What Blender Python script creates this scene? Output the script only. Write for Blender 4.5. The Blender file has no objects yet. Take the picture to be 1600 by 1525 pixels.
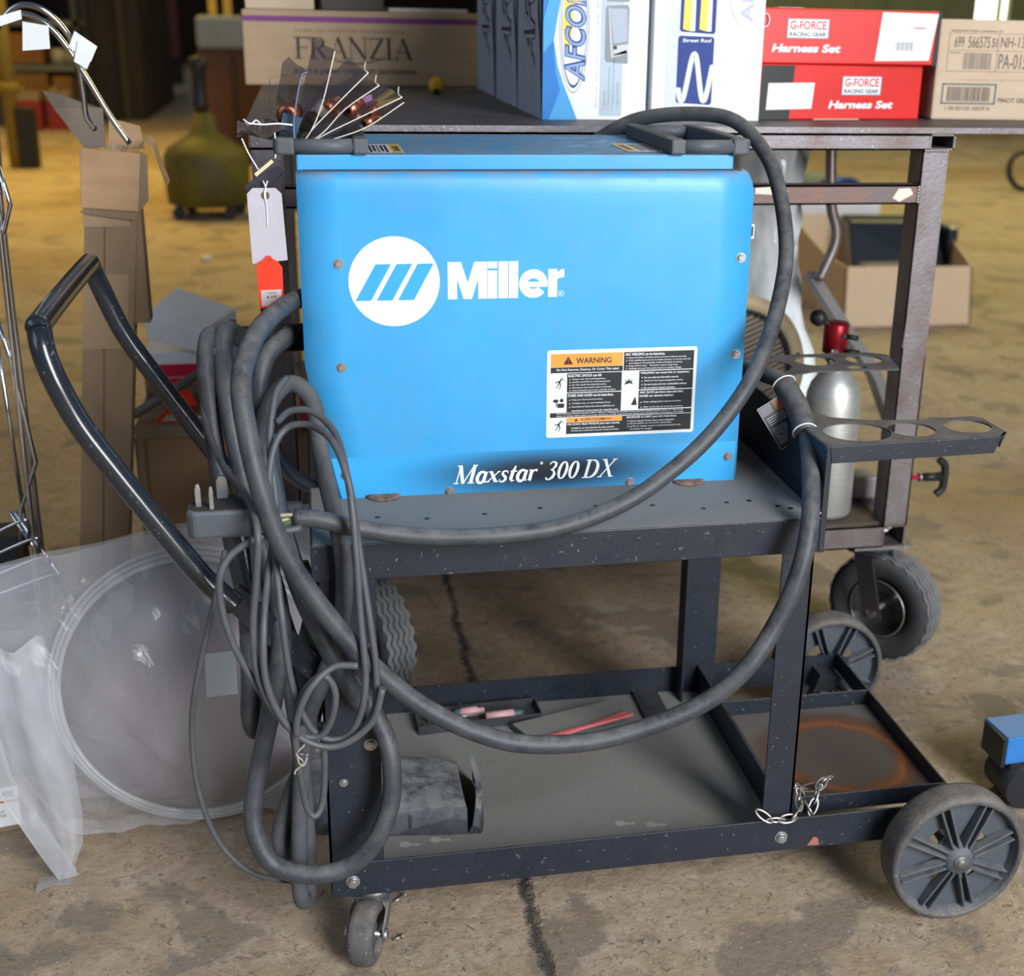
import bpy, bmesh, math, random
from mathutils import Vector, Matrix
random.seed(7)
C = bpy.context.scene.collection
sc = bpy.context.scene
PI = math.pi

# ------------------------------------------------------------------ camera
cd = bpy.data.cameras.new('camera'); cam = bpy.data.objects.new('camera', cd); C.objects.link(cam)
_p, _y, _r = math.radians(19.28), math.radians(11.68), math.radians(-1.243)
F_ = Vector((math.sin(_y)*math.cos(_p), math.cos(_y)*math.cos(_p), -math.sin(_p)))
R_ = Vector((math.cos(_y), -math.sin(_y), 0)); D_ = F_.cross(R_)
R2 = R_*math.cos(_r) + D_*math.sin(_r); D2 = -R_*math.sin(_r) + D_*math.cos(_r)
m3 = Matrix((R2, -D2, -F_)).transposed()
cam.matrix_world = Matrix.Translation((0.0072, -1.3883, 1.1376)) @ m3.to_4x4()
cd.sensor_fit = 'HORIZONTAL'; cd.sensor_width = 36; cd.lens = 2030.2/1600*36
cd.shift_x = -(895.9-800)/1600; cd.shift_y = (732.5-762.5)/1600
cd.clip_start = 0.05; cd.clip_end = 200
cd.dof.use_dof = True; cd.dof.focus_distance = 1.60; cd.dof.aperture_fstop = 4.8
sc.camera = cam

# ------------------------------------------------------------------ world, lights, exposure
w = bpy.data.worlds.new('world'); sc.world = w; w.use_nodes = True
w.node_tree.nodes['Background'].inputs[0].default_value = (0.62, 0.74, 1.0, 1)
w.node_tree.nodes['Background'].inputs[1].default_value = 0.13
sc.view_settings.view_transform = 'Standard'; sc.view_settings.look = 'None'
sc.view_settings.gamma = 1; sc.view_settings.use_curve_mapping = False
sc.view_settings.exposure = 0.0

def area(name, loc, target, sx, sy, power, col):
    l = bpy.data.lights.new(name, 'AREA'); l.shape = 'RECTANGLE'; l.size = sx; l.size_y = sy
    l.energy = power; l.color = col
    o = bpy.data.objects.new(name, l); C.objects.link(o); o.location = loc
    o.rotation_euler = (Vector(target)-Vector(loc)).to_track_quat('-Z', 'Y').to_euler()
    return o
# daylight through the open roll-up door, in front and to the right of the welder
area('door_daylight', (2.0, -4.1, 2.35), (0.3, 0.2, 0.6), 1.5, 3.4, 390, (0.95, 0.98, 1.0))
# added soft fill from the front left, not a real opening
area('side_fill', (-3.9, -2.6, 3.4), (0.2, 0.3, 0.5), 2.5, 2.5, 42, (0.80, 0.90, 1.0))
# the warm shop lamps deeper in the building
area('shop_lamp', (-2.2, 8.6, 4.6), (-2.2, 8.0, 0), 3.5, 5.0, 165, (1.0, 0.66, 0.09)).data.spread = 1.9
area('shop_lamp', (4.8, 6.5, 4.6), (4.8, 6.5, 0), 4.0, 5.0, 260, (1.0, 0.88, 0.30))
area('shop_lamp', (-3.2, 31, 4.0), (-3.0, 29, 0), 2, 3, 70, (1.0, 0.85, 0.65))

# ------------------------------------------------------------------ materials
MATS = {}
def mat(name, col, rough=0.5, metal=0.0, col2=None, nscale=8.0, dust=0.0, dustcol=(0.20,0.185,0.165), bump=0.0,
        bscale=60.0, specks=None, speckscale=120.0, dlo=0.30, dhi=0.62, alpha=1.0, trans=0.0, emis=0.0, stretch=(1,1,1), coat=0.0, thr=(0.35,0.65), ior=1.45):
    if name in MATS: return MATS[name]
    m = bpy.data.materials.new(name); m.use_nodes = True; nt = m.node_tree; N = nt.nodes; L = nt.links
    b = N['Principled BSDF']
    b.inputs['Roughness'].default_value = rough; b.inputs['Metallic'].default_value = metal
    b.inputs['Alpha'].default_value = alpha; b.inputs['Transmission Weight'].default_value = trans
    b.inputs['IOR'].default_value = ior; b.inputs['Coat Weight'].default_value = coat
    tc = N.new('ShaderNodeTexCoord'); mp = N.new('ShaderNodeMapping'); mp.inputs['Scale'].default_value = stretch
    L.new(tc.outputs['Object'], mp.inputs[0])
    def noise(s, d=4, r=0.6):
        n = N.new('ShaderNodeTexNoise'); n.inputs['Scale'].default_value = s; n.inputs['Detail'].default_value = d
        n.inputs['Roughness'].default_value = r; L.new(mp.outputs[0], n.inputs['Vector']); return n.outputs['Fac']
    def ramp(sock, a, bb):
        r = N.new('ShaderNodeMapRange'); r.inputs[1].default_value = a; r.inputs[2].default_value = bb; L.new(sock, r.inputs[0]); return r.outputs[0]
    def mix(f, a, c2):
        x = N.new('ShaderNodeMix'); x.data_type = 'RGBA'
        if isinstance(f, float): x.inputs[0].default_value = f
        else: L.new(f, x.inputs[0])
        for i, v in ((6, a), (7, c2)):
            if isinstance(v, tuple): x.inputs[i].default_value = (*v, 1)
            else: L.new(v, x.inputs[i])
        return x.outputs[2]
    cur = mix(ramp(noise(nscale), *thr), tuple(col), tuple(col2) if col2 else tuple(c*0.86 for c in col))
    if specks:
        cur = mix(ramp(noise(speckscale, 2, 0.5), 0.68, 0.74), cur, tuple(specks))
    if dust > 0:
        g = N.new('ShaderNodeNewGeometry'); sx = N.new('ShaderNodeSeparateXYZ'); L.new(g.outputs['Normal'], sx.inputs[0])
        up = ramp(sx.outputs[2], 0.15, 0.9)
        nn = ramp(noise(30, 6, 0.75), dlo, dhi)
        base = N.new('ShaderNodeMath'); base.operation = 'MULTIPLY_ADD'; L.new(up, base.inputs[0]); base.inputs[1].default_value = dust; base.inputs[2].default_value = dust*0.16
        mu = N.new('ShaderNodeMath'); mu.operation = 'MULTIPLY'; mu.use_clamp = True; L.new(base.outputs[0], mu.inputs[0]); L.new(nn, mu.inputs[1])
        cur = mix(mu.outputs[0], cur, tuple(dustcol))
        rr = N.new('ShaderNodeMix'); rr.data_type = 'FLOAT'; L.new(mu.outputs[0], rr.inputs[0]); rr.inputs[2].default_value = rough; rr.inputs[3].default_value = 0.9
        L.new(rr.outputs[0], b.inputs['Roughness'])
    L.new(cur, b.inputs['Base Color'])
    if bump > 0:
        bp = N.new('ShaderNodeBump'); bp.inputs['Strength'].default_value = bump; bp.inputs['Distance'].default_value = 0.002
        L.new(noise(bscale, 5, 0.65), bp.inputs['Height']); L.new(bp.outputs[0], b.inputs['Normal'])
    if emis > 0:
        b.inputs['Emission Color'].default_value = (*col, 1); b.inputs['Emission Strength'].default_value = emis
    MATS[name] = m
    return m

def floor_material():
    m = bpy.data.materials.new('stained_concrete'); m.use_nodes = True; nt = m.node_tree; N = nt.nodes; L = nt.links
    b = N['Principled BSDF']; tc = N.new('ShaderNodeTexCoord')
    def noise(s, d=5, r=0.6, dist=0.0):
        n = N.new('ShaderNodeTexNoise'); n.inputs['Scale'].default_value = s; n.inputs['Detail'].default_value = d
        n.inputs['Roughness'].default_value = r; n.inputs['Distortion'].default_value = dist
        L.new(tc.outputs['Object'], n.inputs['Vector']); return n.outputs['Fac']
    def rng(s, a, c, o0=0.0, o1=1.0):
        r = N.new('ShaderNodeMapRange'); r.inputs[1].default_value = a; r.inputs[2].default_value = c
        r.inputs[3].default_value = o0; r.inputs[4].default_value = o1; L.new(s, r.inputs[0]); return r.outputs[0]
    def mix(f, a, c2):
        x = N.new('ShaderNodeMix'); x.data_type = 'RGBA'; L.new(f, x.inputs[0])
        for i, v in ((6, a), (7, c2)):
            if isinstance(v, tuple): x.inputs[i].default_value = (*v, 1)
            else: L.new(v, x.inputs[i])
        return x.outputs[2]
    def mth(op, a, c):
        q = N.new('ShaderNodeMath'); q.operation = op
        for i, v in ((0, a), (1, c)):
            if isinstance(v, (int, float)): q.inputs[i].default_value = v
            else: L.new(v, q.inputs[i])
        return q.outputs[0]
    cur = mix(rng(noise(1.3, 6, 0.6), 0.35, 0.65), (0.52, 0.41, 0.30), (0.40, 0.285, 0.17))
    cur = mix(rng(noise(9, 6, 0.7), 0.45, 0.7), cur, (0.53, 0.44, 0.345))
    cur = mix(rng(noise(0.55, 3, 0.5), 0.50, 0.62), cur, (0.33, 0.205, 0.075))     # ochre film worn into the slab
    cur = mix(rng(noise(5.2, 5, 0.55, 0.3), 0.565, 0.60, 0, 0.72), cur, (0.15, 0.14, 0.12))  # dark oil spots
    cur = mix(rng(noise(16, 7, 0.75, 0.6), 0.59, 0.65, 0, 0.7), cur, (0.17, 0.15, 0.125))
    cur = mix(rng(noise(75, 5, 0.65, 1.5), 0.57, 0.64, 0, 0.85), cur, (0.11, 0.085, 0.06))
    cur = mix(rng(noise(30, 8, 0.8, 0.4), 0.35, 0.62), mix(rng(noise(40,3), 0.2, 0.8, .8, .85), cur, (0.30,0.22,0.15)), cur)
    cur = mix(rng(noise(190, 2, 0.5), 0.66, 0.72, 0, 0.6), cur, (0.62, 0.58, 0.52))
    # sawn joint, open and filled with dirt
    sp = N.new('ShaderNodeSeparateXYZ'); L.new(tc.outputs['Object'], sp.inputs[0])
    wob = mth('MULTIPLY', mth('SUBTRACT', noise(14, 6, 0.75), 0.5), 0.05)
    d = mth('ABSOLUTE', mth('SUBTRACT', mth('ADD', sp.outputs[0], wob), 0.258), 0.0)
    jt = mth('MULTIPLY', rng(mth('SUBTRACT', d, mth('MULTIPLY', noise(45, 6, 0.8), 0.012)), -0.004, 0.004, 1, 0), rng(noise(22, 6, 0.8), 0.36, 0.52, 0.35, 1))
    cur = mix(jt, cur, (0.075, 0.066, 0.058))
    L.new(cur, b.inputs['Base Color']); b.inputs['Roughness'].default_value = 0.72
    L.new(rng(noise(3, 4, 0.6), 0.4, 0.6, 0.55, 0.9), b.inputs['Roughness'])
    h = mth('SUBTRACT', mth('ADD', mth('MULTIPLY', noise(60, 6, 0.7), 0.5), mth('MULTIPLY', noise(12, 4), 0.5)), mth('MULTIPLY', jt, 1.5))
    bp = N.new('ShaderNodeBump'); bp.inputs['Strength'].default_value = 0.9; bp.inputs['Distance'].default_value = 0.005
    L.new(h, bp.inputs['Height']); L.new(bp.outputs[0], b.inputs['Normal'])
    return m

BLUE = mat('welder_blue_paint', (0.040,0.36,0.74), 0.36, col2=(0.044,0.37,0.75), nscale=3)
BLUE_D = mat('welder_blue_dusty', (0.040,0.36,0.74), 0.3, dust=0.75, dustcol=(0.20,0.25,0.30), nscale=5)
BLK = mat('black_powder_coat', (0.012,0.017,0.028), 0.42, dust=0.22, bump=0.15, bscale=300, specks=(0.10,0.11,0.125), speckscale=160)
SHELF = mat('dusty_shelf', (0.04,0.04,0.043), 0.6, dust=1.1, dlo=0.12, dhi=0.42, dustcol=(0.235,0.225,0.215), bump=0.5, bscale=200, specks=(0.40,0.38,0.35), speckscale=260)
TRAYM = mat('rusty_tray', (0.055,0.042,0.038), 0.65, dust=0.6, dustcol=(0.16,0.13,0.12), bump=0.3, bscale=150)
GLOSSBLK = mat('gloss_black_tube', (0.016,0.02,0.028), 0.22, coat=0.5, specks=(0.12,0.12,0.12), speckscale=200)
BARS = mat('bracket_steel', (0.07,0.065,0.068), 0.55, dust=0.8, dustcol=(0.19,0.165,0.15), bump=0.4, bscale=200)
PLAST = mat('black_plastic', (0.03,0.033,0.038), 0.5, dust=0.35, bump=0.2, bscale=400)
GPLAST = mat('grey_black_plastic', (0.075,0.086,0.102), 0.5, dust=0.5, dustcol=(0.22,0.22,0.22))
RUBBER = mat('cable_rubber', (0.030,0.035,0.044), 0.42, col2=(0.046,0.051,0.060), nscale=30, dust=0.42, dustcol=(0.26,0.25,0.24), bump=0.3, bscale=260)
THIN = mat('thin_cable_rubber', (0.060,0.066,0.078), 0.45, col2=(0.08,0.085,0.092), nscale=40, dust=0.3)
WHEEL = mat('wheel_rubber', (0.055,0.058,0.064), 0.75, col2=(0.09,0.088,0.086), nscale=35, dust=0.7, dustcol=(0.24,0.215,0.19), bump=0.5, bscale=180, specks=(0.33,0.29,0.25), speckscale=240)
WHUB = mat('wheel_plastic', (0.06,0.072,0.092), 0.5, dust=0.8, dustcol=(0.20,0.20,0.195))
ZINC = mat('zinc_plate', (0.55,0.56,0.58), 0.35, 0.85, col2=(0.38,0.38,0.38), nscale=40)
CAST = mat('caster_steel', (0.30,0.31,0.32), 0.45, 0.7, col2=(0.16,0.155,0.15), nscale=40, dust=0.4)
WHITE = mat('white_print', (0.82,0.84,0.86), 0.45)
BLACKP = mat('black_print', (0.012,0.013,0.016), 0.5)
BLUEP = mat('blue_print', (0.040,0.36,0.74), 0.36)
ORANGEP = mat('orange_print', (0.90,0.33,0.05), 0.5)
REDP = mat('red_print', (0.68,0.012,0.010), 0.4)
CARD = mat('cardboard', (0.42,0.30,0.19), 0.85, col2=(0.37,0.26,0.16), nscale=6, bump=0.1, bscale=200, stretch=(1,1,6))
CARDL = mat('pale_cardboard', (0.56,0.44,0.32), 0.85, col2=(0.51,0.39,0.28), nscale=6, stretch=(1,1,5))
CARDD = mat('worn_cardboard', (0.27,0.19,0.12), 0.9, col2=(0.20,0.14,0.09), nscale=12, bump=0.3, stretch=(1,1,0.3))
STEEL = mat('rusty_steel', (0.20,0.185,0.195), 0.45, 0.6, col2=(0.14,0.095,0.085), nscale=11, bump=0.35, bscale=180, specks=(0.36,0.33,0.32), speckscale=140, thr=(0.42,0.72))
STEELR = mat('rust_red_steel', (0.24,0.135,0.11), 0.6, 0.35, col2=(0.16,0.14,0.14), nscale=16, bump=0.5, bscale=180, specks=(0.40,0.33,0.28), speckscale=140)
TTOP = mat('table_top_steel', (0.055,0.047,0.046), 0.42, 0.3, col2=(0.085,0.075,0.07), nscale=7, dust=0.25, bump=0.15)
CHROME = mat('chrome_wire', (0.62,0.63,0.66), 0.16, 1.0)
ALU = mat('brushed_cylinder', (0.62,0.63,0.61), 0.46, 0.75, col2=(0.54,0.55,0.53), nscale=20, stretch=(1,1,8))

# ------------------------------------------------------------------ mesh helpers
class MB:
    def __init__(s, *mats): s.v = []; s.f = []; s.m = []; s.mats = list(mats) or [BLK]; s.sm = []
    def mi(s, m):
        if m is None: return 0
        if m not in s.mats: s.mats.append(m)
        return s.mats.index(m)
    def face(s, pts, m=None, smooth=False):
        i = len(s.v); s.v += [Vector(p) for p in pts]; s.f.append(tuple(range(i, i+len(pts)))); s.m.append(s.mi(m)); s.sm.append(smooth)
    def grid(s, rows, m=None, close_u=False, close_v=False, smooth=True):
        i0 = len(s.v); nr = len(rows); nc = len(rows[0])
        for r in rows: s.v += [Vector(p) for p in r]
        k = s.mi(m)
        for r in range(nr if close_v else nr-1):
            for c in range(nc if close_u else nc-1):
                a = i0+r*nc+c; b = i0+r*nc+(c+1) % nc; r2 = (r+1) % nr
                s.f.append((a, b, i0+r2*nc+(c+1) % nc, i0+r2*nc+c)); s.m.append(k); s.sm.append(smooth)
    def box(s, lo, hi, m=None, rot=None, piv=None):
        x0, y0, z0 = lo; x1, y1, z1 = hi
        p = [Vector(q) for q in ((x0,y0,z0),(x1,y0,z0),(x1,y1,z0),(x0,y1,z0),(x0,y0,z1),(x1,y0,z1),(x1,y1,z1),(x0,y1,z1))]
        if rot is not None:
            c = Vector(piv) if piv else Vector(((x0+x1)/2, (y0+y1)/2, (z0+z1)/2)); p = [c + rot @ (q-c) for q in p]
        i = len(s.v); s.v += p; k = s.mi(m)
        for f in ((0,3,2,1),(4,5,6,7),(0,1,5,4),(1,2,6,5),(2,3,7,6),(3,0,4,7)):
            s.f.append(tuple(i+j for j in f)); s.m.append(k); s.sm.append(False)
        return s
    def bar(s, a, b, wx, wy, m=None, up=(0,0,1)):
        a, b = Vector(a), Vector(b); d = (b-a).normalized(); u = d.cross(Vector(up))
        if u.length < 1e-4: u = d.cross(Vector((0,1,0)))
        u.normalize(); v = u.cross(d)
        q = [a+u*sx*wx/2+v*sy*wy/2 for sx, sy in ((-1,-1),(1,-1),(1,1),(-1,1))] + [b+u*sx*wx/2+v*sy*wy/2 for sx, sy in ((-1,-1),(1,-1),(1,1),(-1,1))]
        i = len(s.v); s.v += q; k = s.mi(m)
        for f in ((0,1,2,3),(7,6,5,4),(4,5,1,0),(5,6,2,1),(6,7,3,2),(7,4,0,3)):
            s.f.append(tuple(i+j for j in f)); s.m.append(k); s.sm.append(False)
        return s
    def cyl(s, a, b, r, r2=None, n=20, m=None, caps=True):
        a, b = Vector(a), Vector(b); r2 = r if r2 is None else r2
        d = (b-a).normalized(); u = d.orthogonal().normalized(); v = d.cross(u)
        ra = [a+(u*math.cos(2*PI*i/n)+v*math.sin(2*PI*i/n))*r for i in range(n)]
        rb = [b+(u*math.cos(2*PI*i/n)+v*math.sin(2*PI*i/n))*r2 for i in range(n)]
        s.grid([ra, rb], m, close_u=True)
        if caps: s.face(ra[::-1], m); s.face(rb, m)
        return s
    def lathe(s, c, axis, prof, n=32, m=None, close=False):      # prof: (distance along axis, radius)
        c = Vector(c); d = Vector(axis).normalized(); u = d.orthogonal().normalized(); v = d.cross(u)
        rows = [[c+d*t+(u*math.cos(2*PI*i/n)+v*math.sin(2*PI*i/n))*max(r, 1e-5) for i in range(n)] for t, r in prof]
        s.grid(rows, m, close_u=True, close_v=close); return s
    def tube(s, pts, r, n=12, m=None, closed=False, sub=6, smooth=True, cap=True, rfun=None):
        P = [Vector(p) for p in pts]
        if smooth and len(P) > 2:
            Q = []; K = len(P)
            for i in range(K if closed else K-1):
                p0 = P[(i-1) % K] if closed or i > 0 else P[0]*2-P[1]; p1 = P[i]; p2 = P[(i+1) % K]
                p3 = P[(i+2) % K] if closed or i+2 < K else P[-1]*2-P[-2]
                for j in range(sub):
                    t = j/sub; Q.append(0.5*((2*p1)+(-p0+p2)*t+(2*p0-5*p1+4*p2-p3)*t*t+(-p0+3*p1-3*p2+p3)*t**3))
            if not closed: Q.append(P[-1])
            P = Q
        K = len(P); T = []
        for i in range(K):
            a = P[(i-1) % K] if closed or i > 0 else P[i]; b = P[(i+1) % K] if closed or i < K-1 else P[i]
            T.append((b-a).normalized())
        u = T[0].orthogonal().normalized(); rows = []
        for i in range(K):
            u = (u-T[i]*u.dot(T[i])).normalized(); v = T[i].cross(u)
            rr = rfun(i/(K-1)) if rfun else r
            rows.append([P[i]+(u*math.cos(2*PI*k/n)+v*math.sin(2*PI*k/n))*rr for k in range(n)])
        s.grid(rows, m, close_u=True, close_v=closed)
        if cap and not closed: s.face(rows[0][::-1], m); s.face(rows[-1], m)
        return s
    def prism(s, poly, vec, m=None):      # planar polygon extruded along vec
        a = [Vector(p) for p in poly]; v = Vector(vec); b = [p+v for p in a]; n = len(a); i = len(s.v); s.v += a+b; k = s.mi(m)
        s.f.append(tuple(range(i, i+n))[::-1]); s.m.append(k); s.sm.append(False)
        s.f.append(tuple(range(i+n, i+2*n))); s.m.append(k); s.sm.append(False)
        for j in range(n):
            s.f.append((i+j, i+(j+1) % n, i+n+(j+1) % n, i+n+j)); s.m.append(k); s.sm.append(False)
        return s
    def plate(s, outer, holes, z0, z1, m=None, frame=None):   # flat plate with round holes, outline in 2D
        bm = bmesh.new(); es = []
        for loop in [outer]+holes:
            vs = [bm.verts.new((x, y, z1)) for x, y in loop]
            es += [bm.edges.new((vs[i], vs[(i+1) % len(vs)])) for i in range(len(vs))]
        bmesh.ops.triangle_fill(bm, use_beauty=True, use_dissolve=False, edges=es)
        fr = frame or (lambda x, y, z: Vector((x, y, z)))
        for f in bm.faces:
            t = [fr(v.co.x, v.co.y, z1) for v in f.verts]; b = [fr(v.co.x, v.co.y, z0) for v in f.verts]
            s.face(t, m); s.face(b[::-1], m)
        for loop in [outer]+holes:
            n = len(loop)
            for i in range(n):
                (x0, y0), (x1, y1) = loop[i], loop[(i+1) % n]
                s.face([fr(x0,y0,z0), fr(x1,y1,z0), fr(x1,y1,z1), fr(x0,y0,z1)], m)
        bm.free(); return s
    def build(s, name, parent=None, bevel=0.0, seg=2, recalc=True):
        me = bpy.data.meshes.new(name)
        if parent is not None: org = parent_loc(parent)
        elif s.v:
            xs = [v.x for v in s.v]; ys = [v.y for v in s.v]; zs = [v.z for v in s.v]
            org = Vector(((min(xs)+max(xs))/2, (min(ys)+max(ys))/2, min(zs)))
        me.from_pydata([tuple(v-org) for v in s.v], [], s.f)
        for m in s.mats: me.materials.append(m)
        me.polygons.foreach_set('material_index', s.m); me.polygons.foreach_set('use_smooth', s.sm)
        bm = bmesh.new(); bm.from_mesh(me); bmesh.ops.remove_doubles(bm, verts=bm.verts, dist=1e-6)
        if recalc: bmesh.ops.recalc_face_normals(bm, faces=bm.faces)
        bm.to_mesh(me); bm.free(); me.update()
        o = bpy.data.objects.new(name, me); C.objects.link(o)
        if parent is not None: o.parent = parent
        else: o.location = org
        if bevel > 0:
            b = o.modifiers.new('bevel', 'BEVEL'); b.width = bevel; b.segments = seg; b.limit_method = 'ANGLE'; b.angle_limit = math.radians(40)
        return o

def parent_loc(o):
    v = Vector((0,0,0))
    while o is not None: v += o.location; o = o.parent
    return v
def thing(name, label, cat, loc, group=None):
    o = bpy.data.objects.new(name, None); C.objects.link(o); o.location = loc; o.empty_display_size = 0.05
    return tag(o, label, cat, group)
def tag(o, label=None, cat=None, group=None, kind=None):
    if label: o['label'] = label
    if cat: o['category'] = cat
    if group: o['group'] = group
    if kind: o['kind'] = kind
    return o
def copy_tree(o, parent=None, loc=None):
    c = o.copy(); C.objects.link(c)
    if parent is not None: c.parent = parent
    if loc is not None: c.location = loc
    for ch in [q for q in bpy.data.objects if q.parent == o]: copy_tree(ch, c)
    return c
def circ(cx, cy, r, n=32, ry=None, a0=0):
    return [(cx+r*math.cos(a0+2*PI*i/n), cy+(ry or r)*math.sin(a0+2*PI*i/n)) for i in range(n)]

# ---- flat printed matter: polygons and lettering laid on a surface, 0.15 mm per layer
_txt = {}
def text_mesh(body, bold):
    k = (body, bold)
    if k in _txt: return _txt[k]
    cu = bpy.data.curves.new('t', 'FONT'); cu.body = body; cu.size = 1; cu.offset = bold; cu.resolution_u = 3
    o = bpy.data.objects.new('t', cu); C.objects.link(o); bpy.context.view_layer.update()
    me = bpy.data.meshes.new_from_object(o.evaluated_get(bpy.context.evaluated_depsgraph_get()))
    vs = [(v.co.x, v.co.y) for v in me.vertices]; fs = [tuple(p.vertices) for p in me.polygons]
    bpy.data.objects.remove(o); bpy.data.curves.remove(cu); bpy.data.meshes.remove(me)
    _txt[k] = (vs, fs); return _txt[k]
class Decal(MB):
    def __init__(s, O, U, V, *mats):
        super().__init__(*mats); s.O = Vector(O); s.U = Vector(U).normalized(); s.V = Vector(V).normalized(); s.N = s.U.cross(s.V)
    def P(s, x, y, k=1): return s.O+s.U*x+s.V*y+s.N*(0.00016*k)
    def poly(s, pts, m, k=1): s.face([s.P(x, y, k) for x, y in pts], m); return s
    def rect(s, x0, y0, x1, y1, m, k=1): return s.poly([(x0,y0),(x1,y0),(x1,y1),(x0,y1)], m, k)
    def frame(s, x0, y0, x1, y1, t, m, k=1):
        s.rect(x0,y0,x1,y0+t,m,k); s.rect(x0,y1-t,x1,y1,m,k); s.rect(x0,y0,x0+t,y1,m,k); s.rect(x1-t,y0,x1,y1,m,k); return s
    def disc(s, cx, cy, r, m, k=1, ry=None, n=48): return s.poly(circ(cx, cy, r, n, ry), m, k)
    def ring(s, cx, cy, r0, r1, m, k=1, sy=1.0, n=48):
        for i in range(n):
            a, b = 2*PI*i/n, 2*PI*(i+1)/n
            s.poly([(cx+r0*math.cos(a),cy+sy*r0*math.sin(a)),(cx+r1*math.cos(a),cy+sy*r1*math.sin(a)),(cx+r1*math.cos(b),cy+sy*r1*math.sin(b)),(cx+r0*math.cos(b),cy+sy*r0*math.sin(b))], m, k)
        return s
    def text(s, body, x, y, w, h, m, k=2, bold=0.0, shear=0.0, rot=0.0):
        vs, fs = text_mesh(body, bold)
        if not vs: return s
        x0 = min(v[0] for v in vs); x1 = max(v[0] for v in vs); y0 = min(v[1] for v in vs); y1 = max(v[1] for v in vs)
        ca, sa = math.cos(math.radians(rot)), math.sin(math.radians(rot)); i0 = len(s.v); mi = s.mi(m)
        for vx, vy in vs:
            b = (vy-y0)/(y1-y0)*h; a = (vx-x0)/(x1-x0)*w + shear*b
            s.v.append(s.P(x+a*ca-b*sa, y+a*sa+b*ca, k))
        for f in fs: s.f.append(tuple(i0+i for i in f)); s.m.append(mi); s.sm.append(False)
        return s
    def stroke(s, pts, m, k=2):            # ribbon of varying width: (x, y, w)
        n = len(pts); L = []
        for i in range(n):
            a = pts[max(i-1, 0)]; b = pts[min(i+1, n-1)]; dx, dy = b[0]-a[0], b[1]-a[1]; d = math.hypot(dx, dy) or 1
            L.append((-dy/d*pts[i][2]/2, dx/d*pts[i][2]/2))
        for i in range(n-1):
            p, q = pts[i], pts[i+1]
            s.poly([(p[0]+L[i][0],p[1]+L[i][1]),(p[0]-L[i][0],p[1]-L[i][1]),(q[0]-L[i+1][0],q[1]-L[i+1][1]),(q[0]+L[i+1][0],q[1]+L[i+1][1])], m, k)
        return s
    def build(s, name, parent=None, bevel=0.0): return MB.build(s, name, parent, bevel, recalc=False)

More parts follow.
